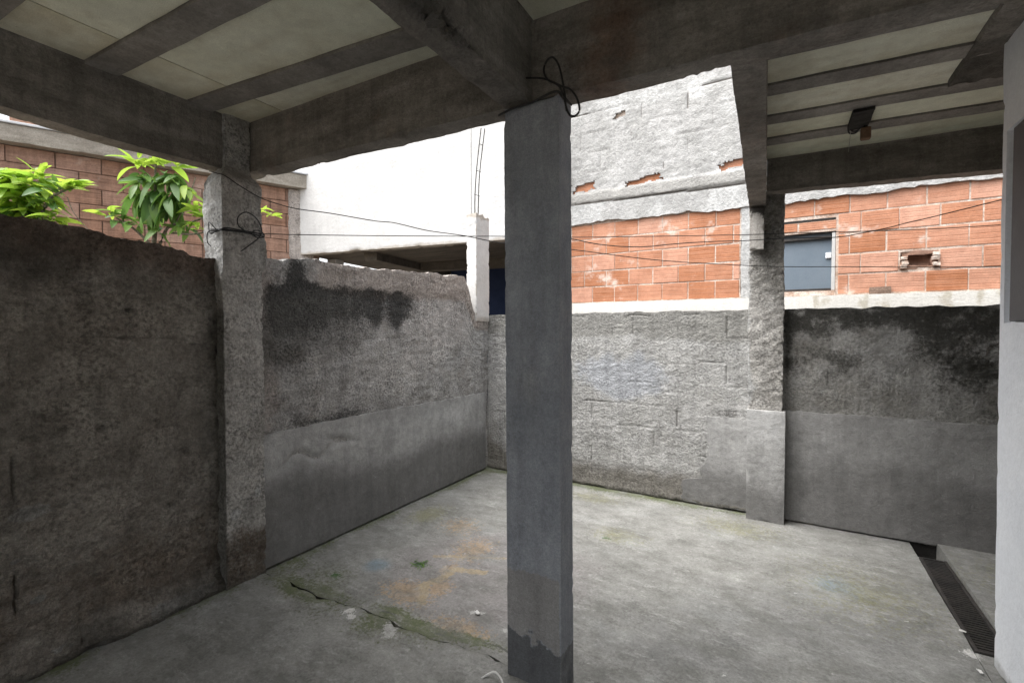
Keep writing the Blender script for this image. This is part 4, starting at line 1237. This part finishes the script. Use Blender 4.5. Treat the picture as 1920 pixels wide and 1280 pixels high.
for a, b in (((-2.84, 4.065, 2.94), (-2.84, 4.175, 2.945)), ((-2.84, 4.105, 3.20), (-2.84, 4.195, 3.21)), ((-2.84, 4.165, 3.50), (-2.84, 4.24, 3.51))):
    place("stirrup", tube("stirrup", [a, b], 0.003, "iron"), ps)
place("rebar", tube("rebar", [(-2.90, 4.10, 2.70), (-2.90, 4.10, 3.0), (-2.90, 4.10, 4.4)], 0.0028, "iron"), ps)

# ------------------------------------------------------------------ brick building at the left, beyond the boundary wall
D = np.array([math.sin(math.radians(25.6)), math.cos(math.radians(25.6))])
Pn = np.array([-5.802, 1.983]) * 1.287
ang = math.atan2(D[1], D[0])
NB = np.array([D[1], -D[0]])                 # towards the yard
def lw(s, d):
    p = Pn + D * s + NB * d
    return p
lb = thing("brick_building", (float(lw(0, -1)[0]), float(lw(0, -1)[1]), 0), "shaded red block building with grey concrete coping beyond the left wall", "building")
def lwarp(x, y, z):
    p = lw(x, -y)
    return (p[0], p[1], z)
ZC = 1.5 + (3.188 - 1.5) * 1.287
lbw = place("wall_body", box_mesh("wall_body", -4.0, 2.55, 0.02, 3.0, 0.0, ZC + 0.02, "mortar_dark", warp=lwarp), lb)
bm_ = brick_mesh("brick", 0.415, 0.188, 0.05, "brick_deep", 3)
bm_h = brick_mesh("brick", 0.20, 0.188, 0.05, "brick_deep", 3)
for r in range(11):
    z = ZC - 0.195 * (r + 1)
    k = -1.75 + (0.21 if r % 2 else 0.0)
    while k < 2.42:
        p = lw(k + 0.21, 0.0)
        if k + 0.42 < 2.55:
            place("brick", bm_, lbw, at=(p[0], p[1], z), rot=(random.uniform(-.008, .008), random.uniform(-.01, .01), ang + random.uniform(-.008, .008)))
        else:
            p = lw(k + 0.10, 0.0)
            place("brick", bm_h, lbw, at=(p[0], p[1], z), rot=(0, 0, ang))
        k += 0.425
def cop_warp(Q):
    R = Q.copy()
    for c in (0, 1):
        R[:, c] = Pn[c] + D[c] * Q[:, 0] - NB[c] * Q[:, 1]
    return R
place("coping", lattice("coping", lin(-4.0, 2.48, 0.05), [-0.14, 0.3], lin(ZC + 0.001, ZC + 0.20, 0.03), "coping", disp=lambda P, N: 0.006 * fbm(P, 6, 3, 3), chip=(0.015, 0.02, 7), warp=cop_warp), lb)
place("flashing", box_mesh("flashing", -4.0, 2.44, -0.165, 0.34, ZC + 0.206, ZC + 0.232, "flashing", 0.003, warp=lwarp), lb)
place("corner_plaster", lattice("corner_plaster", lin(2.10, 2.46, 0.02), [-0.030, 0.015], lin(1.6, ZC - 0.01, 0.03), "roughcast_far", disp=lambda P, N: 0.02 * fbm(P, 9, 3, 3), chip=(0.05, 0.05, 6), warp=cop_warp,
      attr=lambda P, N: dict(warm=0.8 + 0 * P[:, 0], pale=0.5 * sstep(2.3, 2.5, P[:, 0]))), lb)

fb = thing("far_house", (-19.2, 5.2, 0), "distant pale house with bare brick gable seen in the gap under the left beam", "building")
place("wall_body", box_mesh("wall_body", -20.2, -18.6, 5.49, 9.0, 0, 8.6, "brick_deep", warp=lambda x, y, z: (x, y + 0.57 * (x + 18.6), z)), fb)
place("corner_post", box_mesh("corner_post", -18.59, -18.3, 5.40, 5.7, 0, 8.6, "cement_white", warp=lambda x, y, z: (x, y + 0.57 * (x + 18.6), z)), fb)

# ------------------------------------------------------------------ leafy trees behind the boundary wall
def leaf_mesh(name, L, W, curl, fold, mat):
    V, F = [], []
    n = 7
    for i in range(n + 1):
        t = i / n
        w = W * (math.sin(math.pi * min(1, t * 0.93 + 0.05)) ** 0.8) * (1 - 0.25 * t) if 0 < i < n else W * (0.06 if i == 0 else 0.0)
        x = L * t
        z = -curl * L * t * t
        V += [(x, -w / 2, z + fold * w), (x, 0, z), (x, w / 2, z + fold * w)]
    for i in range(n):
        a = i * 3
        F += [(a, a + 3, a + 4, a + 1), (a + 1, a + 4, a + 5, a + 2)]
    return mesh_np(name, np.array(V), F, mat)

LEAVES = {m: [leaf_mesh("leaf", L, L * wr, c, f, m) for L, wr, c, f in ((.125, .36, .22, .22), (.15, .34, .30, .18), (.11, .40, .12, .25), (.165, .33, .38, .15))] for m in ("leaf_young", "leaf_old")}

def rosette(parent, c, n, up, mat, scale=1.0, spread=0.03, rs=None, dirv=None):
    c = np.array(c)
    n = int(n * 1.28)
    scale *= 1.22
    for k in range(n):
        az = k * 2.399 + rs.uniform(-.3, .3)
        el = up + rs.uniform(-0.45, 0.35)
        if dirv is not None:
            az = dirv + rs.uniform(-1.1, 1.1)
        o = place("leaf", LEAVES[mat][rs.randint(4)], parent, at=tuple(c + rs.uniform(-spread, spread, 3)), rot=(rs.uniform(-.6, .6), -el, az))
        s = scale * rs.uniform(0.55, 1.2)
        o.scale = (s, s, s)

def branch(parent, pts, r0, r1):
    place("branch", tube("branch", pts, lambda t: r0 + (r1 - r0) * t, "bark", 7, 5), parent)

rs = np.random.RandomState(11)
t1 = thing("leafy_tree", (-3.9, 1.62, -0.14), "green leafy tree with drooping glossy leaves rising between the wall and the corner pillar", "tree")
place("trunk", tube("trunk", [(-3.9, 1.62, -0.14), (-3.93, 1.60, 0.8), (-3.9, 1.63, 1.7), (-3.92, 1.60, 2.12)], lambda t: 0.045 - 0.025 * t, "bark", 8), t1)
branch(t1, [(-3.92, 1.60, 2.10), (-3.90, 1.61, 2.3), (-3.88, 1.60, 2.5), (-3.86, 1.60, 2.74)], 0.016, 0.006)
branch(t1, [(-3.91, 1.61, 2.05), (-3.82, 1.65, 2.24), (-3.70, 1.70, 2.26), (-3.55, 1.78, 2.31)], 0.012, 0.005)
branch(t1, [(-3.91, 1.61, 2.08), (-4.0, 1.52, 2.22), (-4.1, 1.45, 2.30)], 0.010, 0.005)
branch(t1, [(-3.78, 1.67, 2.25), (-3.70, 1.72, 2.42), (-3.66, 1.76, 2.60)], 0.006, 0.003)
branch(t1, [(-3.80, 1.66, 2.2), (-3.62, 1.74, 2.19), (-3.45, 1.85, 2.25), (-3.2, 1.99, 2.33)], 0.008, 0.003)
for c, n, up, m, sc in (((-3.87, 1.60, 2.735), 12, 0.35, "leaf_young", 0.85), ((-3.98, 1.53, 2.69), 10, 0.3, "leaf_young", 0.85), ((-3.76, 1.66, 2.69), 10, 0.3, "leaf_young", 0.9),
                        ((-3.95, 1.55, 2.60), 14, -0.4, "leaf_old", 1.0), ((-3.82, 1.62, 2.60), 16, -0.5, "leaf_old", 1.05), ((-3.74, 1.66, 2.58), 12, -0.5, "leaf_old", 1.0),
                        ((-3.97, 1.53, 2.50), 12, -0.7, "leaf_old", 1.0), ((-3.86, 1.60, 2.48), 16, -0.8, "leaf_old", 1.05), ((-3.77, 1.65, 2.47), 14, -0.8, "leaf_old", 1.05),
                        ((-3.90, 1.57, 2.36), 10, -0.8, "leaf_old", 0.9), ((-3.80, 1.63, 2.37), 10, -0.9, "leaf_old", 0.95), ((-3.68, 1.71, 2.50), 8, -0.4, "leaf_young", 0.8),
                        ((-4.08, 1.46, 2.31), 10, 0.1, "leaf_old", 0.75), ((-4.13, 1.43, 2.33), 8, 0.3, "leaf_young", 0.65), ((-3.98, 1.52, 2.25), 9, 0.0, "leaf_old", 0.7),
                        ((-3.58, 1.76, 2.34), 13, 0.35, "leaf_young", 0.8), ((-3.53, 1.79, 2.30), 9, 0.2, "leaf_young", 0.7), ((-3.62, 1.74, 2.25), 9, -0.1, "leaf_young", 0.6),
                        ((-3.70, 1.69, 2.24), 8, -0.2, "leaf_old", 0.65), ((-3.84, 1.62, 2.23), 7, -0.3, "leaf_old", 0.65), ((-3.18, 2.0, 2.335), 8, 0.35, "leaf_young", 0.55)):
    rosette(t1, c, n, up, m, sc, 0.035, rs)

t2 = thing("leafy_tree", (-4.25, 1.0, -0.14), "sunlit yellow-green bushy tree above the wall top at the far left", "tree")
place("trunk", tube("trunk", [(-4.25, 1.0, -0.14), (-4.22, 1.02, 1.0), (-4.2, 1.03, 1.9), (-4.2, 1.04, 2.2)], lambda t: 0.05 - 0.025 * t, "bark", 8), t2)
branch(t2, [(-4.18, 1.05, 2.1), (-4.13, 1.08, 2.27), (-4.08, 1.11, 2.36), (-4.0, 1.16, 2.41)], 0.014, 0.006)
branch(t2, [(-4.2, 1.04, 2.15), (-4.25, 1.01, 2.35), (-4.3, 0.98, 2.47)], 0.012, 0.005)
branch(t2, [(-4.0, 1.16, 2.36), (-3.95, 1.18, 2.25), (-3.86, 1.24, 2.12)], 0.003, 0.002)
for c, n, up, m, sc in (((-4.36, 0.95, 2.49), 14, 0.2, "leaf_young", 1.1), ((-4.26, 1.01, 2.475), 14, 0.15, "leaf_young", 1.1), ((-4.16, 1.07, 2.45), 12, 0.25, "leaf_young", 1.0), ((-4.15, 1.08, 2.50), 6, 0.8, "leaf_young", 0.8),
                        ((-4.2, 1.05, 2.37), 14, -0.2, "leaf_young", 1.1), ((-4.32, 0.975, 2.37), 14, -0.2, "leaf_young", 1.1), ((-4.10, 1.10, 2.36), 10, 0.1, "leaf_old", 0.8),
                        ((-4.26, 1.01, 2.28), 12, -0.3, "leaf_old", 1.0), ((-4.38, 0.94, 2.27), 12, -0.3, "leaf_old", 1.0), ((-4.15, 1.07, 2.26), 9, -0.2, "leaf_young", 1.0), ((-4.06, 1.12, 2.23), 7, -0.1, "leaf_young", 1.0)):
    rosette(t2, c, n, up, m, sc, 0.04, rs)
for c, n, up, m, sc in (((-4.40, 0.93, 2.42), 12, 0.0, "leaf_young", 1.1), ((-4.30, 0.99, 2.43), 12, 0.0, "leaf_young", 1.1), ((-4.22, 1.03, 2.42), 12, 0.0, "leaf_young", 1.05), ((-4.34, 0.96, 2.31), 12, -0.2, "leaf_young", 1.0), ((-4.22, 1.03, 2.31), 12, -0.2, "leaf_young", 1.0),
                        ((-4.30, 0.98, 2.24), 10, -0.2, "leaf_young", 1.0), ((-4.12, 1.09, 2.22), 8, -0.1, "leaf_young", 0.9)):
    rosette(t2, c, n, up, m, sc, 0.05, rs)
rosette(t2, (-4.0, 1.16, 2.42), 12, 0.3, "leaf_young", 0.85, 0.02, rs, dirv=0.5)
rosette(t2, (-4.03, 1.14, 2.40), 6, 0.9, "leaf_old", 0.7, 0.02, rs)

# ------------------------------------------------------------------ wires
def wire(label, pts, r=0.0028, name="wire"):
    base = pts[0]
    o = place(name, tube(name, [tuple(np.array(p) - np.array(base)) for p in pts], r, "wire", 6, 8), at=base, label=label, category="wire")
    return o
wire("thin black wire stretched straight from the corner pillar across to the right", [(-2.76, 1.698, 2.092), (-2.613, 1.841, 2.097), (-2.28, 2.139, 2.109), (-1.847, 2.527, 2.129), (-1.659, 2.695, 2.139), (-1.307, 3.01, 2.151),
     (-0.809, 3.456, 2.185), (-0.252, 3.955, 2.227), (-0.03, 4.155, 2.249), (0.316, 4.185, 2.229), (0.815, 4.193, 2.195), (1.3, 4.20, 2.18)])
wire("black wire sagging from the corner pillar's top, lowest of the lines over the bricks", [(-2.872, 1.455, 2.42), (-2.785, 1.452, 2.392), (-2.757, 1.48, 2.381), (-2.757, 1.568, 2.345), (-2.757, 1.69, 2.307), (-2.68, 1.78, 2.273), (-2.611, 1.842, 2.255),
     (-2.471, 1.967, 2.238), (-2.278, 2.138, 2.204), (-2.179, 2.227, 2.196), (-2.028, 2.362, 2.157), (-1.845, 2.525, 2.132), (-1.657, 2.693, 2.095), (-1.305, 3.006, 2.068), (-0.822, 3.437, 2.014),
     (-0.384, 3.827, 1.996), (-0.03, 4.15, 1.994), (0.431, 4.18, 1.965), (0.846, 4.19, 1.934), (1.3, 4.197, 1.91)], 0.003)
wire("twisted black wire dipping over the bricks then rising towards the white wall", [(-1.45, 2.87, 2.148), (-1.303, 3.002, 2.142), (-1.172, 3.12, 2.115), (-1.052, 3.226, 2.102), (-0.93, 3.334, 2.1), (-0.837, 3.417, 2.108), (-0.711, 3.528, 2.13),
     (-0.485, 3.73, 2.16), (-0.25, 3.938, 2.18), (-0.03, 4.13, 2.206), (0.313, 4.146, 2.183), (0.454, 4.139, 2.194), (0.606, 4.132, 2.214), (0.717, 4.127, 2.237), (0.88, 4.119, 2.266), (1.3, 4.10, 2.35)], 0.0034)
# tie and loops on the corner pillar
tie = thing("wire_tie", (-2.76, 1.58, 2.08), "black wire tied round the corner pillar with loose loops and a dangling end", "wire")
X1 = -2.756
place("wrap", tubes("wrap", [[(-2.86, 1.452, 2.085), (X1 - 0.02, 1.452, 2.076), (X1, 1.475, 2.078), (X1, 1.60, 2.084), (X1, 1.705, 2.094)],
                             [(-2.86, 1.451, 2.075), (X1 - 0.02, 1.451, 2.070), (X1 + 0.003, 1.475, 2.071), (X1 + 0.003, 1.58, 2.078), (X1, 1.70, 2.075)],
                             [(-2.86, 1.452, 2.065), (X1 - 0.02, 1.450, 2.066), (X1 + 0.006, 1.475, 2.085), (X1 + 0.004, 1.56, 2.088), (X1, 1.69, 2.09)]], 0.004, "wire"), tie)
place("loop", tube("loop", [(X1 + .01, 1.60, 2.08), (X1 + .012, 1.545, 2.11), (X1 + .02, 1.540, 2.16), (X1 + .025, 1.585, 2.195), (X1 + .02, 1.65, 2.17), (X1 + .012, 1.685, 2.11), (X1 + .01, 1.665, 2.06), (X1 + .015, 1.61, 2.01), (X1 + .02, 1.555, 1.965)], 0.0035, "wire"), tie)
place("loop", tubes("loop", [[(X1 - .03, 1.447, 2.07), (X1 - .05, 1.43, 2.10), (X1 - .09, 1.435, 2.12), (X1 - .10, 1.44, 2.08), (X1 - .06, 1.43, 2.05), (X1 - .03, 1.447, 2.07)],
                             [(X1 - .02, 1.447, 2.07), (X1 - .07, 1.42, 2.06), (X1 - .10, 1.43, 2.01), (X1 - .085, 1.44, 1.985)]], 0.003, "wire"), tie)
place("loop", tube("loop", [(X1 + .01, 1.62, 2.078), (X1 + .015, 1.64, 2.10), (X1 + .015, 1.68, 2.10), (X1 + .012, 1.70, 2.075), (X1 + .012, 1.66, 2.06), (X1 + .01, 1.62, 2.078)], 0.0032, "wire"), tie)
# loop hanging where the beams meet the middle pillar
lp = thing("wire_loop", (-0.80, 1.69, 2.45), "black cable loop hanging from the beam at the top of the middle pillar", "wire")
place("loop", tube("loop", [(-0.92, 1.69, 2.531), (-0.84, 1.688, 2.506), (-0.762, 1.685, 2.455), (-0.722, 1.685, 2.43), (-0.697, 1.69, 2.39), (-0.692, 1.70, 2.35), (-0.712, 1.70, 2.333), (-0.733, 1.70, 2.344), (-0.748, 1.70, 2.38),
                          (-0.752, 1.69, 2.44), (-0.770, 1.685, 2.53), (-0.797, 1.685, 2.575), (-0.825, 1.685, 2.57), (-0.838, 1.685, 2.535), (-0.82, 1.685, 2.495), (-0.77, 1.682, 2.455), (-0.75, 1.69, 2.40), (-0.745, 1.70, 2.36)], 0.0042, "wire", 7, 8), lp)
place("wrap", tube("wrap", [(-1.06, 1.70, 2.415), (-0.99, 1.705, 2.432), (-0.90, 1.706, 2.436), (-0.80, 1.705, 2.452), (-0.775, 1.73, 2.44), (-0.768, 1.80, 2.43)], 0.0045, "wire"), lp)

# ------------------------------------------------------------------ ceiling opening with cables and a small box
cb = thing("ceiling_socket", (0.385, 3.5, 2.8), "black ceiling opening with looped cables and a small brown box hanging", "socket")
def hole_solid(X, Y, Z):
    return ~((X > 0.345) & (X < 0.425) & (Y > 3.405) & (Y < 3.62) & (Z < 2.85))
place("liner", lattice("liner", [0.338, 0.345, 0.385, 0.425, 0.432], [3.40, 3.405, 3.5, 3.62, 3.627], [2.792, 2.85, 2.858], "hole_shade", solid=hole_solid, smooth=False), cb)
place("shade_plate", lattice("shade_plate", lin(0.335, 0.437, 0.0128), lin(3.372, 3.655, 0.0128), [2.768, 2.786], "hole_shade", disp=lambda P, N: 0.004 * fbm(P, 30, 3, 3)), cb)  # black sheet standing for the shade of the opening
place("cable", tubes("cable", [[(0.35, 3.55, 2.83), (0.335, 3.60, 2.78), (0.345, 3.66, 2.755), (0.385, 3.66, 2.755), (0.40, 3.58, 2.80), (0.40, 3.52, 2.84)],
                               [(0.36, 3.54, 2.84), (0.345, 3.60, 2.785), (0.36, 3.655, 2.762), (0.395, 3.64, 2.765), (0.41, 3.56, 2.82)],
                               [(0.37, 3.45, 2.84), (0.39, 3.48, 2.80), (0.41, 3.45, 2.84)], [(0.41, 3.56, 2.84), (0.425, 3.60, 2.79), (0.428, 3.625, 2.755)], [(0.40, 3.55, 2.84), (0.415, 3.59, 2.79), (0.418, 3.625, 2.755)]], 0.005, "wire"), cb)
place("box", box_mesh("box", 0.398, 0.450, 3.60, 3.645, 2.685, 2.757, "boxbrown", 0.006), cb)
place("pull_cord", tube("pull_cord", [(0.35, 3.64, 2.76), (0.347, 3.66, 2.70), (0.343, 3.67, 2.64)], 0.0015, "wood"), cb)

# ------------------------------------------------------------------ timber offcut under the beam end
wd = place("timber_offcut", lattice("timber_offcut", lin(-0.050, 0.050, 0.0125), lin(-0.035, 0.035, 0.014), lin(0, 0.325, 0.0145), "wood", disp=lambda P, N: 0.003 * fbm(P, 9, 3, 3), chip=(0.008, 0.01, 20),
      attr=lambda P, N: dict(mold_dark=np.clip(0.9 * sstep(0.20, 0.32, P[:, 2]) + 0.5 * fbm(P, 25, 3, 3), 0, 1))), at=(-0.192, 4.145, 2.135),
      label="weathered grey timber offcut fixed to the rear pillar under the beam end", category="timber")

# ------------------------------------------------------------------ small things on the floor
def scrap(name, at, size, label, seed, cat="scrap"):
    r = np.random.RandomState(seed)
    V, F = [], []
    n = 6
    for i in range(n):
        for j in range(n):
            V.append(((i / (n - 1) - .5) * size * (1 + .3 * r.rand()), (j / (n - 1) - .5) * size * 0.6 * (1 + .3 * r.rand()), 0.004 + size * 0.22 * r.rand()))
    for i in range(n - 1):
        for j in range(n - 1):
            F.append((i * n + j, (i + 1) * n + j, (i + 1) * n + j + 1, i * n + j + 1))
    o = place(name, mesh_np(name, np.array(V), F, "paper"), at=at, label=label, category=cat, rot=(0, 0, r.rand() * 3))
    so = o.modifiers.new("thickness", 'SOLIDIFY')
    so.thickness = 0.0015
scrap("paper_scrap", (-1.40, 2.03, -0.014), 0.028, "small crumpled white scrap on the floor left of the middle pillar", 3)
scrap("paper_scrap", (0.79, 3.12, -0.006), 0.022, "tiny white scrap at the edge of the drain grate", 5)
scrap("paper_scrap", (0.77, 2.80, -0.014), 0.022, "thin white scrap on the floor at the foot of the white wall", 6)
place("plastic_strip", tube("plastic_strip", [(-0.06, 0.0, 0.0), (-0.03, 0.02, 0.012), (0.0, 0.01, 0.03), (0.03, -0.005, 0.015), (0.045, -0.03, 0.004)], 0.004, "paper"), at=(-1.055, 1.66, -0.002), rot=(0, 0, .3),
      label="curled white plastic strip lying at the foot of the middle pillar", category="scrap")
wt = thing("weed_tuft", (-2.03, 2.28, -0.02), "small green weed growing from the yard floor", "plant")
wl_m = leaf_mesh("leaf", 0.026, 0.009, 0.3, 0.15, "leaf_old")
for k in range(26):
    a = rs.uniform(0, 6.28)
    o = place("leaf", wl_m, wt, at=(-2.03 + rs.normal() * 0.035, 2.28 + rs.normal() * 0.022, -0.014), rot=(rs.uniform(-.4, .4), -rs.uniform(0.0, 0.25), a))
